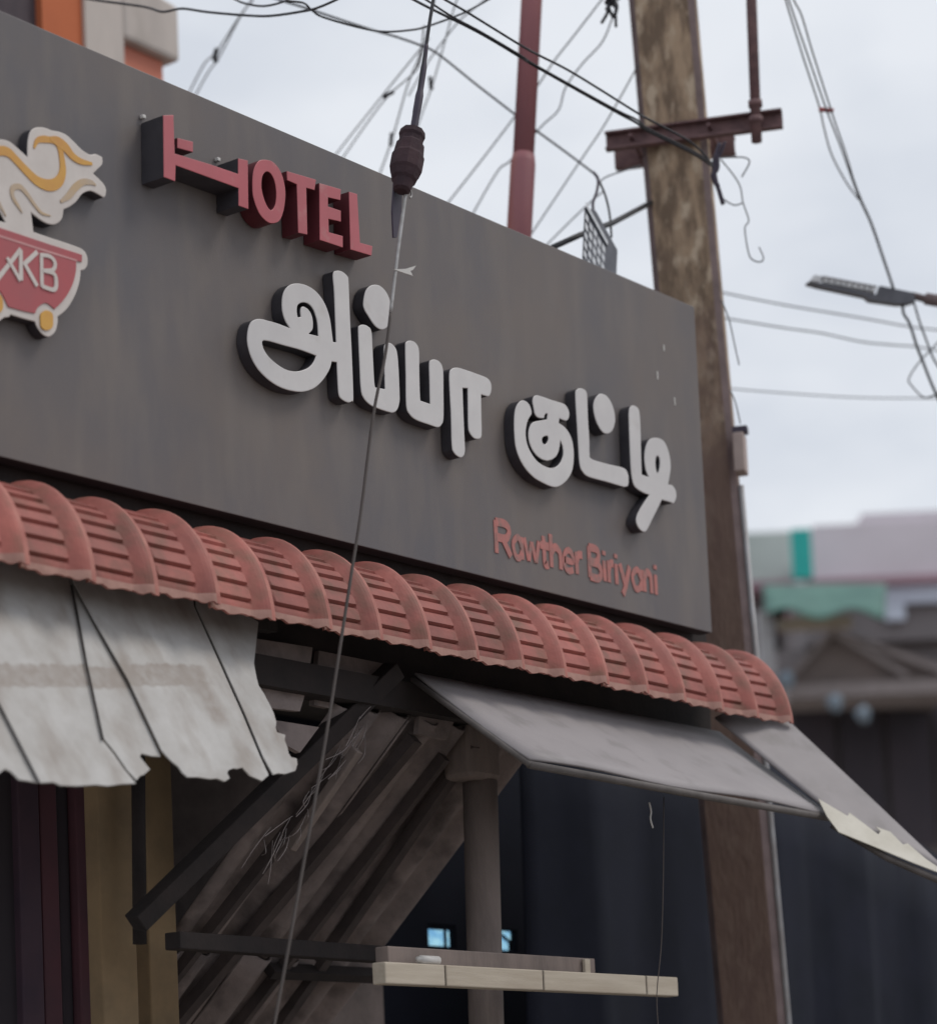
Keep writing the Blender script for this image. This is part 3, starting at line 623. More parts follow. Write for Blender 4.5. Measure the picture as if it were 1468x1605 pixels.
# ------------------------------------------------------------------ under the awnings
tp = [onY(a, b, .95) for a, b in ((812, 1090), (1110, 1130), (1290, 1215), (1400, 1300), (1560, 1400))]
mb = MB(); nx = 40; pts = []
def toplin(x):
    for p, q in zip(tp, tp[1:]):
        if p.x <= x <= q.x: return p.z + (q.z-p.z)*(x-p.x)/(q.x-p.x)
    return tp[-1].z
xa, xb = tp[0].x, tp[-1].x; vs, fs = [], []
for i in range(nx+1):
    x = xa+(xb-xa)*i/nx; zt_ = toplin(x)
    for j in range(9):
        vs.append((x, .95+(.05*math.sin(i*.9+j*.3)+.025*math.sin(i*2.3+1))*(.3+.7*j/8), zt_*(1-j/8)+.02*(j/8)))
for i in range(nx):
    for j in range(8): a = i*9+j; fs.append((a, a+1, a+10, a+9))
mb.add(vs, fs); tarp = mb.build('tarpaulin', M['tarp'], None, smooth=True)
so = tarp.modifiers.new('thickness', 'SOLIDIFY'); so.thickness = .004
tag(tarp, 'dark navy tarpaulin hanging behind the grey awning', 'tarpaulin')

# old corrugated sheets sloping down to the back
cs = thing('corrugated_lean_to', (-2.2, .6, 2.4), 'old brown corrugated sheets sloping down inside under the torn awning', 'roof')
S0 = Vector((0, .04, 3.10)); S1 = Vector((0, 1.30, 1.96)); sdv = (S1-S0); nC = sdv.cross(Vector((1, 0, 0))).normalized()
if nC.y > 0: nC = -nC
xL = onP(250, 1560, S0, nC).x; xR = onP(690, 1330, S0, nC).x
xL -= .15
def corr(x0, x1, off, y0=0., y1=1.):
    vs, fs = [], []; nu = max(4, int((x1-x0)/.0125)); nv = 6
    for j in range(nv+1):
        v = y0+(y1-y0)*j/nv
        for i in range(nu+1):
            x = x0+(x1-x0)*i/nu
            p = S0 + sdv*v + Vector((x, 0, 0)) + nC*(.022*math.sin(2*math.pi*x/.145)+off)
            vs.append(p)
    for j in range(nv):
        for i in range(nu): a = j*(nu+1)+i; fs.append((a, a+1, a+nu+2, a+nu+1))
    mb = MB(); mb.add(vs, fs); o = mb.build('corrugated_sheet', M['asbestos'], cs, smooth=True)
    so = o.modifiers.new('thickness', 'SOLIDIFY'); so.thickness = .007
n_s = 3
for k in range(n_s):
    a = xL+(xR-xL)*k/n_s; b = xL+(xR-xL)*(k+1)/n_s
    corr(a, b+.07, .010*(k % 2), 0., .62); corr(a, b+.07, .016+.010*(k % 2), .60, 1.)
for v in (.62,):
    mb = MB(); p = S0+sdv*v + nC*.06; mb.bar(p+Vector((xR-.5, 0, 0)), p+Vector((xR+.2, 0, 0)), .035, .045, nC); mb.build('purlin', M['dark'], cs)
for fx, wd, tl, v0, v1 in ((.10, .035, .05, .10, .98), (.30, .055, .10, .03, .99), (.58, .032, .02, .06, .80), (.74, .05, -.05, .02, .97)):
    x = xL+(xR-xL)*fx; mb = MB(); a_ = S0+sdv*v0+nC*.05+Vector((x+tl, 0, 0)); b_ = S0+sdv*v1+nC*.05+Vector((x-tl, 0, 0))
    mb.bar(a_, b_, wd*.8, .04, nC); mb.build('batten', M['oldbatten'], cs)
def rod(name, a, b, Ya, Yb, r, material, parent, label=None, sq=False):
    mb = MB(); p, q = onY(*a, Ya), onY(*b, Yb)
    if sq: mb.bar(p, q, r*2, r*2.4, (0, 1, 0))
    else: mb.tube([p, q], r, 10)
    o = mb.build(name, material, parent, smooth=not sq, bevel=.004 if sq else 0)
    if label: o['label'] = label
    return o
rod('rafter', (618, 1050), (212, 1448), -.02, .30, .028, M['dark'], cs, sq=True)
rod('rafter', (560, 1175), (455, 1330), .0, .25, .014, M['darkwood'], cs, sq=True)
rod('purlin', (270, 1475), (640, 1500), .32, .34, .026, M['dark'], cs, sq=True)
# grey board pieces above the lean-to
hb = thing('old_boards', (-2.4, .1, 3.0), 'dull brown boards nailed up between the torn awning and the lean-to', 'boards')
for pts, Y in (([(395, 1000), (490, 1015), (482, 1075), (470, 1115), (425, 1110), (405, 1060)], .02), ([(500, 1020), (600, 1040), (560, 1080), (515, 1110), (492, 1105)], .05), ([(425, 1128), (500, 1140), (470, 1180), (452, 1170)], .03), ([(660, 1090), (720, 1110), (700, 1160), (655, 1150)], .03)):
    mb = MB(); mb.poly([onY(a, b, Y) for a, b in pts], Vector((0, -1, 0)), .02); mb.build('board', M['asbestos'], hb)
# post
MB().bb(onY(262, 1400, 1.3).x, onY(600, 1400, 1.3).x, 1.32, 1.36, 0, 3.2).build('side_wall', M['sidewall'], bld)
p0 = onY(741, 1160, .08); p1 = onY(741, 1225, .08)
po = thing('timber_post', (p1.x, .08, 0), 'brown timber post with a wide block on top beside the dark doorway', 'post')
wS = (onY(782, 1400, .08).x - onY(724, 1400, .08).x); wC = onY(782, 1190, .08).x - onY(702, 1190, .08).x
MB().bb(p1.x-wC*.30, p1.x+wC*.30, .02, .14, p1.z, p0.z+.05).build('capital', M['darkwood'], po, bevel=.02)
mb = MB(); q0 = onY(752, 1225, .08); q1 = onY(748, 1605, .08)
mb.tube([Vector((q1.x-.02, .08, 0)), Vector((q0.x, .08, q0.z))], 28/FPX*8.75, 16); mb.build('shaft', M['darkwood'], po, smooth=True)
# pale beam in three lengths and planks on it
YBM = -.28
b0 = onY(608, 1530, YBM); b1 = onY(1063, 1543, YBM); zb0 = (b0.z+b1.z)/2
bm_ = thing('timber_beam', ((b0.x+b1.x)/2, YBM, zb0), 'long pale timber beam with dark joints crossing in front of the dark doorway', 'beam')
cuts = [onY(a, 1535, YBM).x for a in (603, 699, 852, 1013, 1063)]
for a, b in zip(cuts, cuts[1:]):
    MB().bb(a+.004, b-.004, YBM-.0, YBM+.05, zb0-.032, zb0+.032).build('beam_length', M['beam'], bm_, bevel=.004)
for a in cuts[1:-1]:
    MB().bb(a-.0038, a+.0038, YBM+.005, YBM+.045, zb0-.029, zb0+.029).build('joint', M['dark'], bm_)
zz = zb0+.033
pk = MB(); xa = onY(596, 1500, YBM+.1).x; xb = onY(920, 1500, YBM+.1).x; pk.bb(xa, xb, YBM+.07, YBM+.12, zz-.05, zz+.055)
tag(pk.build('plank', M['darkwood'], None, bevel=.004), 'rough brown plank lying behind the pale beam', 'plank')
xe = onY(914, 1508, YBM+.06).x
tag(MB().bb(xe, xe+.03, YBM+.053, YBM+.066, zz-.03, zz+.05).build('wood_block', M['beam'], None, bevel=.003), 'small pale wood block on end at the tip of the plank', 'block')
r0, r1 = onY(654, 1512, YBM+.02), onY(686, 1511, YBM+.02); r0.z = r1.z = zz+.013
mb = MB(); mb.tube([r0, r0.lerp(r1, .15), r0.lerp(r1, .16), r1], [.009, .009, .014, .014], 10)
tag(mb.build('plastic_tube', M['plastic'], None, smooth=True), 'short white plastic tube lying on the pale beam', 'tube')

# ------------------------------------------------------------------ concrete pole
YP = .42
T0 = onY(1030, -60, YP); B0 = onY(1167, 1500, YP)
axp = (B0-T0)/(B0.z-T0.z)                                     # per metre of height
def paxis(z): return T0 + axp*(z-T0.z)
zc = onY(1055, 206, YP).z
cl, crt = onZ(955, 222, zc), onZ(1226, 186, zc)
cdv = (crt-cl); cdv.z = 0; cdv.normalize()
bk = Vector((-cdv.y, cdv.x, 0)); bk = bk if bk.dot(FW) > 0 else -bk
PWd = 108/FPX*10.5; PD = .13
base = paxis(0)
pole = thing('utility_pole', base, 'weathered brown concrete electricity pole rising behind the right end of the sign', 'pole')
mb = MB(); vs, fs = [], []
hw, ch = PWd/2, .026
ring = [(-hw, ch), (-hw+ch, 0), (hw-ch, 0), (hw, ch), (hw, PD-ch), (hw-ch, PD), (-hw+ch, PD), (-hw, PD-ch)]
zs = [0, 1.5, 3, 4, 5, 6, 7.4]
for z in zs:
    c = paxis(z)
    for a, b in ring: vs.append(c + cdv*a + bk*b)
for i in range(len(zs)-1):
    for j in range(8): fs.append((i*8+j, i*8+(j+1) % 8, (i+1)*8+(j+1) % 8, (i+1)*8+j))
fs.append(tuple(range(8))[::-1]); fs.append(tuple((len(zs)-1)*8+j for j in range(8)))
mb.add(vs, fs)
for i in range(len(zs)-1):
    for j in (0, 2): mb.mi[i*8+j] = 1
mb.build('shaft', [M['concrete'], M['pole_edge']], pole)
def channel(p0, p1, parent, name, hgt=.075, dep=.04, front=True):
    d = (p1-p0); ln = d.length; d.normalize(); z = Vector((0, 0, 1)); c = (p0+p1)/2; mb = MB()
    mb.box(c, (ln, .008, hgt), (d, bk, z)); s = -1 if front else 1
    mb.box(c+bk*(s*dep/2)+z*(hgt/2-.004), (ln, dep-.008, .008), (d, bk, z)); mb.box(c+bk*(s*dep/2)-z*(hgt/2-.004), (ln, dep-.008, .008), (d, bk, z))
    return mb.build(name, M['steel'], parent)
pc = paxis(zc)
def alongpole(px, py, off):   # point on the vertical plane parallel to the pole face
    return onP(px, py, pc+bk*off, bk)
La, Ra = alongpole(950, 226, -.03), alongpole(1226, 186, -.03); za = (La.z+Ra.z)/2; La.z = Ra.z = za
channel(La, Ra, pole, 'crossarm')
Lb, Rb = alongpole(962, 230, PD+.03), alongpole(1150, 208, PD+.03); zb2 = (Lb.z+Rb.z)/2; Lb.z = Rb.z = za
channel(Lb, Rb, pole, 'crossarm', front=False)
for s in (-1, 1):
    mb = MB(); c = Vector((pc.x, pc.y, za)) + cdv*(s*(hw+.025)); mb.tube([c-bk*.09, c+bk*(PD+.09)], .009, 6); mb.build('clamp_bolt', M['steel'], pole)
mt, mbm = alongpole(1175, -60, -.085), alongpole(1185.5, 222, -.085)
mb = MB(); mb.tube([mt + (mt-mbm)*.8, mbm], .022, 12); mb.build('steel_mast', M['steel'], pole, smooth=True)
for f in (.0, .18):
    q = mbm.lerp(mt, .12+f*.5); mb = MB(); mb.tube([q-Vector((0, 0, .012)), q+Vector((0, 0, .012))], .029, 12); mb.build('mast_clamp', M['steel'], pole, smooth=True)
mb = MB(); e0 = paxis(3.05)+cdv*(hw+.012)+bk*.04; e1 = paxis(4.36)+cdv*(hw+.012)+bk*.04
mb.tube([e0-Vector((axp.x*3, axp.y*3, 3)), e0, e1], .012, 8); mb.build('conduit', M['pvc'], pole, smooth=True)
q = alongpole(1160, 712, .05); tag_o = thing('cable_box', q, 'small beige cable box strapped to the right edge of the concrete pole', 'box')
MB().box(q, (.045, .10, .16), (cdv, bk, Vector((0, 0, 1)))).build('case', M['box'], tag_o, bevel=.006)
q2 = alongpole(1160, 675, .05); MB().box(q2, (.06, .05, .03), (cdv, bk, Vector((0, 0, 1)))).build('bracket', M['purple'], tag_o, bevel=.004)

# ------------------------------------------------------------------ red pole on the roof
r0, r1, r2 = onY(835, -40, .8), onY(819.5, 255, .8), onY(813, 372, .8); rb = r2 + (r2-r1).normalized()*.55
rp = thing('red_pole', rb, 'red oxide painted steel pole with a thicker lower section behind the sign', 'pole')
ra1 = 17.5/FPX*10.3; ra2 = 20.5/FPX*10.3
mb = MB(); mb.tube([r1, r0 + (r0-r1)], ra1, 18); mb.build('upper_tube', M['redpaint'], rp, smooth=True)
mb = MB(); mb.tube([rb, r1 - (r1-r2)*.02, r1 + (r1-r2)*.1], [ra2, ra2, ra1+.002], 18); mb.build('lower_tube', M['redpaint'], rp, smooth=True)

# ------------------------------------------------------------------ flood lamp
YFl = .22
c1, c2_, c4 = [onY(*p, YFl) for p in ((916, 324), (950, 386), (911, 432))]
fl = thing('flood_lamp', c4, 'dark flood lamp with a grid of cooling fins peeking over the sign', 'lamp')
dx, dz = (c2_-c1), (c4-c1); wl, hl = dx.length, dz.length; dx.normalize(); dz.normalize()
ctr = c1 + dx*wl/2 + dz*hl/2; ev = RT*.045 + FW*.05; el = ev.length
MB().box(ctr+FW*.008+ev/2, (wl, el, hl), (dx, ev.normalized(), dz)).build('housing', M['lampdark'], fl)
for i in range(5):
    for j in range(8):
        if j > 6: continue
        mb = MB(); mb.box(ctr+dx*((i-2)*wl/5.2)+dz*((j-3)*hl/7.4)+dz*((i % 2)*.006), (wl/7.5, .008, hl/11.5), (dx, FW, dz)); mb.build('lamp_cell', M['lens'], fl)
MB().box(c1+dx*wl/2-dz*.010+RT*.004, (wl*1.02, .02, .016), (dx, FW, dz)).build('top_strip', M['lens'], fl)
mb = MB(); mb.tube([onY(1045, 304, .62), onY(960, 349, .32), onY(909, 368, .30), onY(860, 390, .28)], .011, 8); mb.build('support_rod', M['wire'], fl, smooth=True)

# ------------------------------------------------------------------ LED street lamp
tS = 11.5
def S(a, b, dt=0): return at(a, b, tS+dt)
sl = thing('street_lamp', S(1468, 470), 'grey LED street lamp head on an arm at the right', 'street lamp')
mb = MB()
def slab(name, pts, dep, material, bev=.003):
    mb = MB(); n = -FW; mb.poly([S(*p, -dep/2) for p in pts], n, dep); return mb.build(name, material, sl, bevel=bev)
slab('housing', [(1263, 443), (1268, 441), (1290, 443), (1374, 461), (1378, 447), (1432, 458), (1434, 472), (1420, 476), (1405, 476), (1362, 470), (1355, 464), (1280, 448)], .06, M['lampdark'])
slab('end_cap', [(1268, 440), (1276, 430), (1288, 432), (1285, 443)], .07, M['lens'])
for i in range(9):
    x = 1291+i*9.2; y = 433.5+i*1.75
    slab('lens', [(x, y), (x+7.6, y+1.5), (x+6.6, y+9.5), (x-1.0, y+8.0)], .07, M['lens'], .001)
slab('lens_cover', [(1289, 431.5), (1374, 447.5), (1374, 450), (1289, 434)], .08, M['alu'], .001)
mb = MB(); mb.tube([S(1428, 463), S(1448, 468), S(1450, 468), S(1640, 500)], [.016, .016, .026, .026], 12); mb.build('arm', M['pole_edge'], sl, smooth=True)

# ------------------------------------------------------------------ stay wire with insulator
YG = -.42
gw = thing('stay_wire', onY(432, 1605, YG), 'stay wire with a brown strain insulator crossing in front of the sign', 'wire')
lo = [(638, 285), (632, 330), (622, 405), (612, 490), (603, 560), (585, 650), (566, 800), (552, 890), (535, 1000), (510, 1160), (480, 1330), (430, 1605), (385, 1830)]
def GP(l, y=YG): return smooth3([onY(a, b, y) for a, b in l], 5)
mb = MB(); mb.tube(GP(lo[:4]), .0052, 8); mb.build('bright_strand', M['wiresilver'], gw, smooth=True)
mb = MB(); mb.tube(GP(lo[3:]), .0046, 8); mb.build('dull_strand', M['wirebrown'], gw, smooth=True)
mb = MB(); mb.tube(GP([(690, -60), (677, 10), (668, 70), (655, 150), (648, 212)]), .0052, 8); mb.build('top_strand', M['wire'], gw, smooth=True)
mb = MB(); mb.tube(GP([(668, 70), (664, 105), (657, 150), (652, 180), (648, 204)]), [.007]*5+[.010]*5+[.013]*5+[.012]*6, 10); mb.build('wire_grip', M['purple'], gw, smooth=True)
i0, i1 = onY(647, 205, YG), onY(629, 300, YG)
prof = [(0, .022), (.02, .038), (.10, .041), (.14, .037), (.20, .037), (.24, .043), (.40, .046), (.44, .050), (.66, .050), (.70, .046), (.80, .040), (.84, .033), (.97, .027), (1, .018)]
mb = MB(); mb.tube([i0.lerp(i1, a) for a, r in prof], [r for a, r in prof], 9); mb.build('insulator', M['porcelain'], gw)
mb = MB(); mb.poly([onY(a, b, YG+.03) for a, b in ((618, 285), (631, 290), (629, 330), (622, 372), (617, 372), (615, 330))], Vector((0, -1, 0)), .006); mb.build('shadow_strip', M['purple'], gw)  # dark strip standing in for the shadow streak under the insulator
mb = MB(); mb.tube(GP([(640, 290), (645, 305), (642, 310)]), .003, 6); mb.build('wire_end', M['wiresilver'], gw, smooth=True)
mb = MB(); mb.poly([onY(a, b, YG-.006) for a, b in ((617, 422), (636, 421), (652, 416), (647, 423), (643, 424), (647, 432), (632, 427))], Vector((0, -1, 0)), .004)
tag(mb.build('plastic_scrap', M['plastic'], None), 'white plastic scrap caught on the stay wire below the red letters', 'scrap')

# ------------------------------------------------------------------ overhead wires
def wire(label, pts, t0, t1, r=.0042, material='wire', parts=None, name='overhead_wire', group='overhead wires'):
    k = len(pts); P = [at(a, b, t0+(t1-t0)*i/(k-1)) for i, (a, b) in enumerate(pts)]
    mb = MB(); mb.tube(smooth3(P, 6), r, 6); o = mb.build(name, M[material], None, smooth=True)
    return tag(o, label, 'wire', group)
wire('sagging black cable looping from the orange building across the top edge', [(120, -6), (152, 0), (225, 10), (255, 18), (285, 13), (326, 18.5), (391, 24), (428, 24), (481, 16), (502, 10), (525, 0), (560, -16)], 10.5, 9, .0045)
wire('short cable dipping just below the top edge left of the cable knot', [(345, -16), (371, 0), (391, 6.5), (414, 9), (440, 3.5), (460, -6)], 10, 9.5, .004)
wire('long black cable running down from the knot behind the red pole to the flood lamp', [(400, -14), (440, 0), (488, 15), (572, 43), (620, 57), (657, 70), (686, 84), (745, 131), (807, 179), (837, 202), (885, 237), (934, 274)], 10.6, 10.9, .0048)
wire('thin cable twisted round the long cable and rising to the upper right', [(447, 1), (475, 4), (488, 15), (505, 26), (560, 42), (600, 49), (640, 47), (669, 41), (726, 20), (763, 0), (790, -16)], 9.3, 9.9, .0038)
wire('grey wire with a clip above the sign near the orange building, left strand', [(396, 0), (377, 23), (340, 80), (320, 100), (294, 150)], 12, 12.6, .0038, 'wiregrey')
wire('grey wire with a clip above the sign near the orange building, right strand', [(400, -8), (375, 28), (345, 86), (325, 115), (303, 155)], 12, 12.6, .0038, 'wiregrey')
mb = MB(); mb.tube([at(340, 76, 12.2), at(336, 90, 12.2), at(339, 97, 12.2)], .012, 8)
tag(mb.build('wire_clip', M['wire'], None, smooth=True), 'black clip joining two grey wires near the orange building', 'clip')
wire('pale wire in the fan left of the insulator, uppermost strand', [(672, 60), (658, 77), (614, 131), (547, 215), (520, 250)], 11, 12, .0032, 'wiregrey')
wire('pale wire in the fan left of the insulator, with a dark splice', [(660, 85), (651, 111), (608, 150), (571, 198), (535, 250)], 11, 12, .0032, 'wiregrey')
mb = MB(); mb.tube([at(617, 143, 11.5), at(600, 152, 11.5)], .009, 8)
tag(mb.build('wire_splice', M['wire'], None, smooth=True), 'dark splice on the pale wire left of the insulator', 'splice')
wire('pale wire dropping steeply just left of the insulator', [(664, 40), (658, 84), (638, 135), (614, 219), (590, 285)], 11, 12, .0036, 'wiregrey')
mb = MB(); mb.tube([at(614, 208, 11.8), at(612, 228, 11.8)], .009, 8)
tag(mb.build('wire_sleeve', M['wire'], None, smooth=True), 'dark sleeve on the steep pale wire beside the insulator', 'splice')
wire('pale wire running down close right of the taped grip', [(722, -14), (712, 10), (699, 57), (678, 131), (655, 195), (640, 250)], 11, 12, .0032, 'wiregrey')
mb = MB(); mb.tube([at(674, 120, 11.6), at(676, 140, 11.6)], .009, 8)
tag(mb.build('wire_joint', M['wire'], None, smooth=True), 'small dark joint right of the taped grip', 'splice')
wire('pale wire crossing from the top edge down to the grip', [(775, -14), (759, 0), (722, 30), (692, 67), (668, 101), (640, 150)], 11, 11.6, .0032, 'wiregrey')
wire('pale wire beside the stay wire at the top edge', [(688, -30), (676, 20), (662, 80), (654, 105)], 10.6, 10.9, .0034, 'wiregrey')
tp0 = 9.0; tp1 = 10.15
wire('lower black supply cable passing in front of the red pole to the concrete pole', [(628, -12), (650, 0), (677, 14), (752, 51.5), (815, 89), (843, 106), (960, 172), (997, 192), (1015, 205), (1083, 239), (1116, 260)], tp0, tp1, .0050)
wire('second black supply cable twisted beside the lower one', [(650, -11), (669, 0), (709, 26), (754, 50), (815, 86), (843, 104), (960, 169), (997, 187), (1017, 202), (1085, 236), (1117, 256)], tp0, tp1-.02, .0042)
wire('upper black supply cable passing in front of the red pole to the concrete pole', [(680, -12), (699, 0), (734, 20), (815, 70), (846, 87), (898, 114), (996, 175), (1013, 185), (1080, 221), (1110, 249)], tp0, tp1, .0046)
wire('thin wire sloping from the knot behind the red pole to the sign, upper one', [(950, -10), (942, 0), (898, 57), (869, 94), (843, 133), (803, 187), (755, 250), (700, 320)], 11, 11.4, .0034, 'wiregrey')
wire('thin kinked wire from the knot curling behind the red pole', [(962, 20), (959, 29), (943, 66), (912, 100), (886, 137), (875, 172), (849, 197), (800, 251), (779, 269), (735, 345)], 11, 11.4, .0034, 'wiregrey')
wire('thin straight wire from the concrete pole down to the sign right of the red pole', [(1000, 100), (988, 123), (946, 197), (911, 249), (830, 370)], 10.9, 11.2, .0032, 'wiregrey')
wire('short thin wire from the crossarm to the flood lamp cable', [(1004, 259), (975, 268), (948, 278), (936, 290)], 10.7, 10.7, .003, 'wiregrey')
wire('thin wire passing left behind the flood lamp', [(945, 300), (930, 312), (895, 345), (850, 390)], 11, 11.2, .0034, 'wiregrey')
wire('black lead curving into the top of the flood lamp', [(930, 270), (937, 281), (935, 300), (929, 318), (930, 335)], 10.35, 10.2, .0062, 'purple')
wire('black lead arching over the back of the flood lamp', [(938, 282), (948, 305), (955, 335), (958, 372)], 10.35, 10.3, .0045)
kn = MB()
for a in range(9):
    x = 960+random.uniform(-9, 9); y = random.uniform(-22, 22)
    kn.tube(smooth3([at(x+random.uniform(-14, 14), y-14, 10.6), at(x, y, 10.55), at(x+random.uniform(-12, 12), y+15, 10.6)], 4), .007, 6)
kn.tube([at(964, 0, 10.55), at(965, 42, 10.55)], .006, 6)
tag(kn.build('wire_knot', M['wire'], None, smooth=True), 'dark knot of wire ends at the top left of the concrete pole', 'wire')
for lb, ln in (('left strand of the bundle falling to the street lamp', [(1224, -30), (1231, 0), (1257, 85), (1283, 165), (1291, 200), (1303, 242), (1325, 284), (1345, 312)]),
               ('middle strand of the bundle falling to the street lamp', [(1228, -30), (1236, 0), (1265, 85), (1295, 172), (1318, 232), (1337, 286), (1348, 315), (1364, 350), (1382, 402), (1399, 453)]),
               ('right strand of the bundle falling to the street lamp', [(1236, -30), (1244, 0), (1256, 24), (1273, 81), (1303, 175), (1325, 240), (1338, 283), (1350, 314), (1366, 350), (1384, 402), (1401, 453)])):
    wire(lb, ln, 10.5, 11.45, .0036, 'wiregrey')
mb = MB(); mb.bar(at(1283, 171, 10.9), at(1306, 173, 10.9), .02, .014)
tag(mb.build('red_tie', M['redtie'], None, bevel=.003), 'red tie round the wire bundle above the street lamp', 'tie')
wire('upper level wire running right from the concrete pole', [(1120, 455), (1140, 460), (1230, 478), (1343, 497), (1426, 512), (1468, 517), (1540, 528)], 12.5, 13.5, .0042, 'wiregrey')
wire('middle level wire running right from the concrete pole', [(1120, 495), (1145, 500), (1230, 514), (1287, 522), (1347, 535), (1392, 540), (1433, 543), (1468, 549), (1540, 560)], 12.5, 13.5, .0042, 'wiregrey')
wire('lowest level wire running right from the concrete pole', [(1130, 607), (1155, 610), (1230, 616), (1345, 623), (1468, 624), (1540, 624)], 12.5, 13.5, .0032, 'wiregrey')
wire('black cable hanging from the street lamp to the right edge, left one', [(1413, 474), (1414, 478), (1416, 492), (1425, 507), (1437, 544), (1446, 567), (1458, 598), (1470, 625), (1490, 670)], 11.5, 11.5, .0062)
wire('black cable hanging from the street lamp to the right edge, right one', [(1431, 472), (1433, 478), (1441, 505), (1455, 543), (1463, 563), (1480, 590)], 11.5, 11.5, .0045)
wire('loose loop of grey wire below the street lamp', [(1480, 525), (1468, 538), (1439, 569), (1424, 593), (1428, 604), (1446, 622), (1462, 620), (1475, 612)], 11.6, 11.6, .0036, 'wiregrey')
tq = 10.45
for lb, ln, r in (('bent stub of wire right of the concrete pole under the crossarm', [(1122, 247), (1129, 247), (1150, 246), (1168, 247), (1174, 255), (1162, 277)], .003),
               ('long dangling curl of thin wire right of the concrete pole', [(1128, 250), (1134, 255), (1158, 288), (1164, 317), (1173, 345), (1167, 358), (1173, 397), (1181, 408), (1192, 410), (1196, 403), (1189, 387)], .0028),
               ('small looped wire end right of the concrete pole', [(1128, 304), (1134, 312), (1150, 321), (1163, 318)], .0028),
               ('thin wire whisker beside the concrete pole above the beige box', [(1130, 470), (1142, 500), (1152, 545), (1158, 572)], .0026),
               ('thin wire whisker just above the beige box', [(1144, 612), (1152, 630), (1160, 664)], .0026)):
    wire(lb, ln, tq, tq, r, 'wiregrey', name='loose_wire', group='loose wires on the pole')
mb = MB()
mb.tube(smooth3([at(a, b, 10.35) for a, b in ((1128, 224), (1119, 255), (1121, 280), (1127, 300), (1133, 320))], 5), .009, 7)
mb.tube(smooth3([at(a, b, 10.35) for a, b in ((1122, 240), (1124, 262), (1117, 275), (1125, 292))], 5), .010, 7)
mb.tube(smooth3([at(a, b, 10.35) for a, b in ((1136, 222), (1130, 238), (1122, 252))], 5), .006, 7)
tag(mb.build('taped_wire_end', M['purple'], None, smooth=True), 'black taped wire ends hanging at the right side of the concrete pole', 'wire')

# ------------------------------------------------------------------ orange building
YO = 3.2
def XO(px, py): return onY(px, py, YO)
ob = thing('orange_building', (XO(150, 60).x, YO+1, 0), 'orange and off-white rendered building behind the left end of the sign', 'building')
x0, x1, x2, x3, x4 = XO(-60, 60).x, XO(71, 30).x, XO(134, 40).x, XO(194, 70).x, XO(269, 80).x
zlo = 3.5; ztop = XO(150, -120).z
MB().bb(x0-1.5, x1, YO+.06, YO+3, zlo, ztop).build('shutter_wall', M['shadebrown'], ob)
MB().bb(x1, x2, YO+.02, YO+3, zlo, ztop).build('orange_pier', M['orange'], ob)
MB().bb(x2, x3, YO-.0, YO+3, zlo, ztop).build('white_pier', M['offwhite'], ob)
zs0 = XO(232, 76).z
MB().bb(x3, XO(266, 80).x, YO+.05, YO+3, zlo, zs0).build('recessed_wall', M['orange2'], ob)
mb = MB(); zt1 = XO(283, 12).z; zt2 = XO(262, -2).z; xe = XO(271, 60).x
xe = XO(280, 60).x-.05
pts = [(x3, zs0), (xe+.05, zs0), (xe+.05, zt1), (xe-.08, zt2), (xe-.08, ztop), (x3, ztop)]
mb.poly([Vector((a, YO-.005, b)) for a, b in pts], Vector((0, -1, 0)), .5); mb.build('overhang', M['offwhite'], ob, bevel=.02)

# ------------------------------------------------------------------ street far behind, at the right
TB = 42.
hR = Vector((RT.x, RT.y, 0)).normalized(); hF = Vector((FW.x, FW.y, 0)).normalized()
def fbox(name, parent, px0, px1, py0, py1, dt, dep, material, label=None, mbx=None):
    p = at(px0, (py0+py1)/2, TB+dt); q = at(px1, (py0+py1)/2, TB+dt); tp_ = at((px0+px1)/2, py0, TB+dt); bt = at((px0+px1)/2, py1, TB+dt)
    c = (p+q)/2; c.z = (tp_.z+bt.z)/2; c = c + hF*(dep/2)
    mb = mbx or MB(); mb.box(c, ((q-p).dot(hR), dep, tp_.z-bt.z), (hR, hF, Vector((0, 0, 1))))
    if mbx is None:
        o = mb.build(name, material, parent)
        if label and parent: o['label'] = label
        return o
fb = thing('market_building', at(1400, 1840, TB+2), 'pale lavender market building far behind at the right', 'building')
fb.location.z = 0; ORG[fb.name].z = 0
fbox('upper_wall', fb, 1276, 1760, 812, 905, 0, 6, M['lavender'])
fbox('parapet', fb, 1350, 1760, 796, 812, .2, 5.8, M['lavender'])
fbox('ledge', fb, 1262, 1760, 897, 909, -.25, 6, M['mauve'])
fbox('lower_wall', fb, 1262, 1760, 909, 1000, .1, 6, M['bggrey'])
fbox('name_board', fb, 1388, 1480, 912, 945, -.1, .12, M['paleblue'])
fbox('name_board', fb, 1388, 1418, 945, 972, -.1, .12, M['paleblue'])
fbox('ground_storeys', fb, 1236, 1760, 1000, 1860, 0, 6, M['bggrey'])
for i in range(5):
    fbox('opening', fb, 1245+i*75, 1310+i*75, 1088, 1330, -.02, .03, M['bgdark'])
gb = thing('green_house', at(1200, 1840, TB+5), 'pale green rendered house beyond the concrete pole', 'building')
gb.location.z = 0; ORG[gb.name].z = 0
fbox('wall', gb, 1120, 1240, 834, 912, 3, 5, M['palegreen'])
fbox('cornice', gb, 1115, 1262, 912, 922, 2.7, 5.3, M['mauve'])
fbox('lower_wall', gb, 1120, 1236, 922, 1860, 3, 5, M['bggrey'])
o = fbox('x', None, 1242, 1272, 828, 906, -.8, .2, M['teal']); o.name = 'teal_board'; tag(o, 'upright teal board at the left end of the lavender building', 'board')
mb = MB()
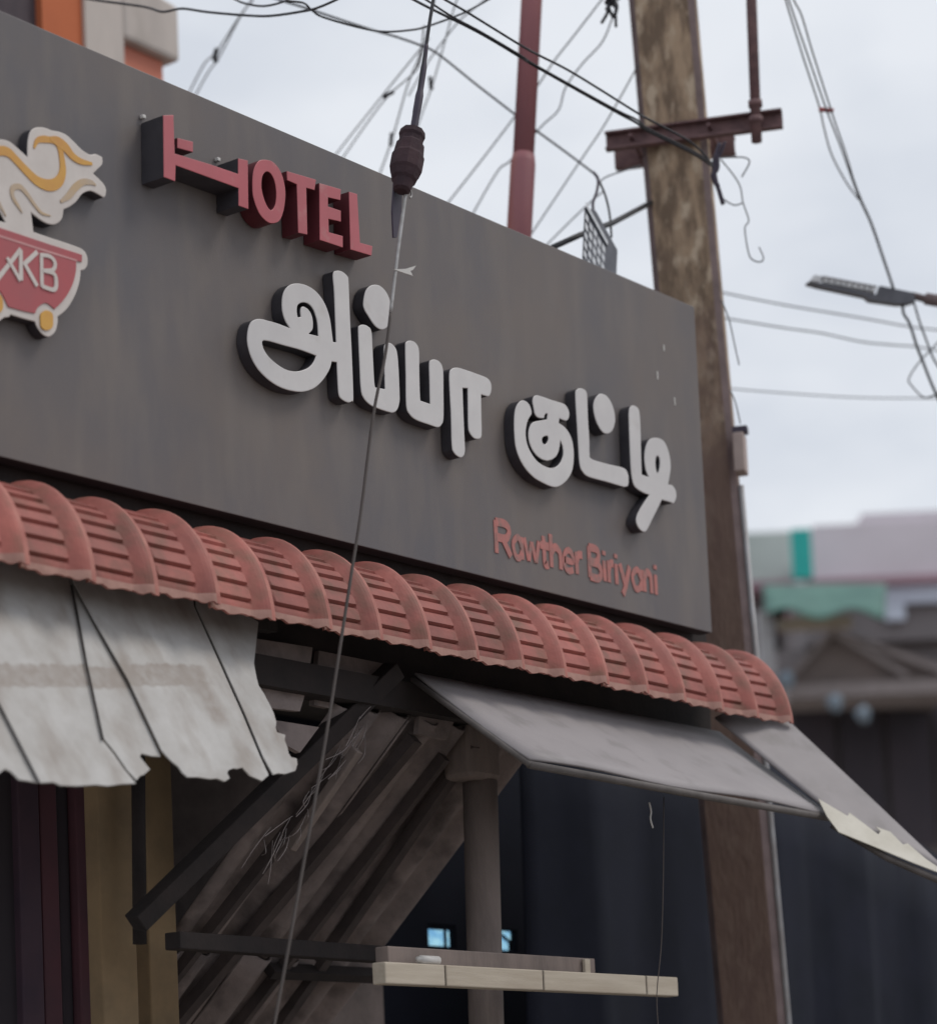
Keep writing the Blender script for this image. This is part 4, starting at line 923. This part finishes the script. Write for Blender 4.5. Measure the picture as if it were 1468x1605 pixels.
g0, g1, g2, g3 = at(1195, 918, TB-2), at(1388, 916, TB-2), at(1385, 962, TB-3.2), at(1200, 962, TB-3.2)
o = grid_sheet('shade_cloth', g0, g1, g2, g3, M['green'], None, nu=12, nv=4, sag=.1, th=.03, wav=.08); tag(o, 'green shade cloth stretched below the lavender wall', 'awning')
o = fbox('x', None, 1222, 1335, 966, 982, -2.4, .3, M['bgtan']); o.name = 'tan_fascia'; tag(o, 'tan fascia board under the green shade cloth', 'board')
ap = (1302, 988)
rf = thing('gabled_roof', at(1300, 1050, TB-2), 'brown gabled stall roof with pale battens below the green cloth', 'roof')
mb = MB(); k = TB-2
mb.poly([at(1302, 985, k), at(1238, 1062, k), at(1236, 1075, k), at(1500, 1075, k), at(1470, 1040, k)], -hF, 2.5); mb.build('gable', M['bgbrown'], rf)
for a, b in (((1304, 990), (1236, 1062)), ((1302, 990), (1420, 1060)), ((1360, 1010), (1500, 1062))):
    mb = MB(); mb.bar(at(*a, k-.1), at(*b, k-.1), .08, .16, hF); mb.build('batten', M['rafter'], rf)
o = fbox('x', None, 1236, 1760, 1062, 1084, -2.3, 1.2, M['rafter']); o.name = 'lintel'; tag(o, 'long grey lintel below the gabled roof', 'lintel')
o = fbox('x', None, 1190, 1214, 955, 1060, -2.6, .3, M['pvc']); o.name = 'grey_post'; tag(o, 'grey post right beside the concrete pole in the background', 'post')
for i, (a, b, lb) in enumerate(((1308, 1100, 'pale blue bag hung at the left under the lintel'), (1352, 1117, 'pale blue bag hung at the right under the lintel'), (1232, 1064, 'whitish bundle beside the end of the tiled canopy'))):
    mb = MB(); c = at(a, b, TB-2.6); rr = random.Random(i)
    mb.tube([c+Vector((0, 0, .12)), c+Vector((.02, 0, .07)), c+Vector((-.02, 0, .0)), c-Vector((-.02, 0, .08)), c-Vector((0, 0, .12))], [.02, .06+rr.random()*.04, .13, .10, .08], 7)
    tag(mb.build('hanging_bag', M['bag'], None), lb, 'bag', 'bundles under the far lintel')

for lb, ln in (('short pale string hanging under the edge of the grey awning', [(1017, 1258), (1020, 1272), (1019, 1284), (1023, 1298)]), ('faint thin string hanging before the navy tarpaulin down past the end of the pale beam', [(1040, 1250), (1039, 1380), (1036, 1480), (1029, 1560), (1032, 1620)])):
    mb = MB(); mb.tube(smooth3([onY(a, b, -.40) for a, b in ln], 5), .0018 if 'faint' in lb else .003, 6)
    tag(mb.build('string', M['wirebrown'] if 'faint' in lb else M['plastic'], None, smooth=True), lb, 'string')

# dusty strands and cobweb round the stay wire under the canopy
cw = MB(); rr = random.Random(3)
for i in range(34):
    f = rr.random(); a = (610-190*f+rr.uniform(-16, 16), 1085+250*f+rr.uniform(-22, 22)); ln = rr.uniform(25, 80); an = rr.uniform(.6, 1.25)
    b = (a[0]-ln*math.cos(an)*rr.choice((1, 1, .3)), a[1]+ln*math.sin(an)); m_ = ((a[0]+b[0])/2+rr.uniform(-6, 6), (a[1]+b[1])/2+rr.uniform(-3, 9))
    y0 = .0+.22*f; cw.tube(smooth3([onY(*a, y0), onY(*m_, y0-.03), onY(*b, y0+rr.uniform(-.03, .03))], 4), .0013, 4)
cw = cw.build('cobweb', M['rafter'], None); tag(cw, 'dusty strands and cobweb clinging to the slanting rafter under the tiles', 'cobweb', None, 'stuff')
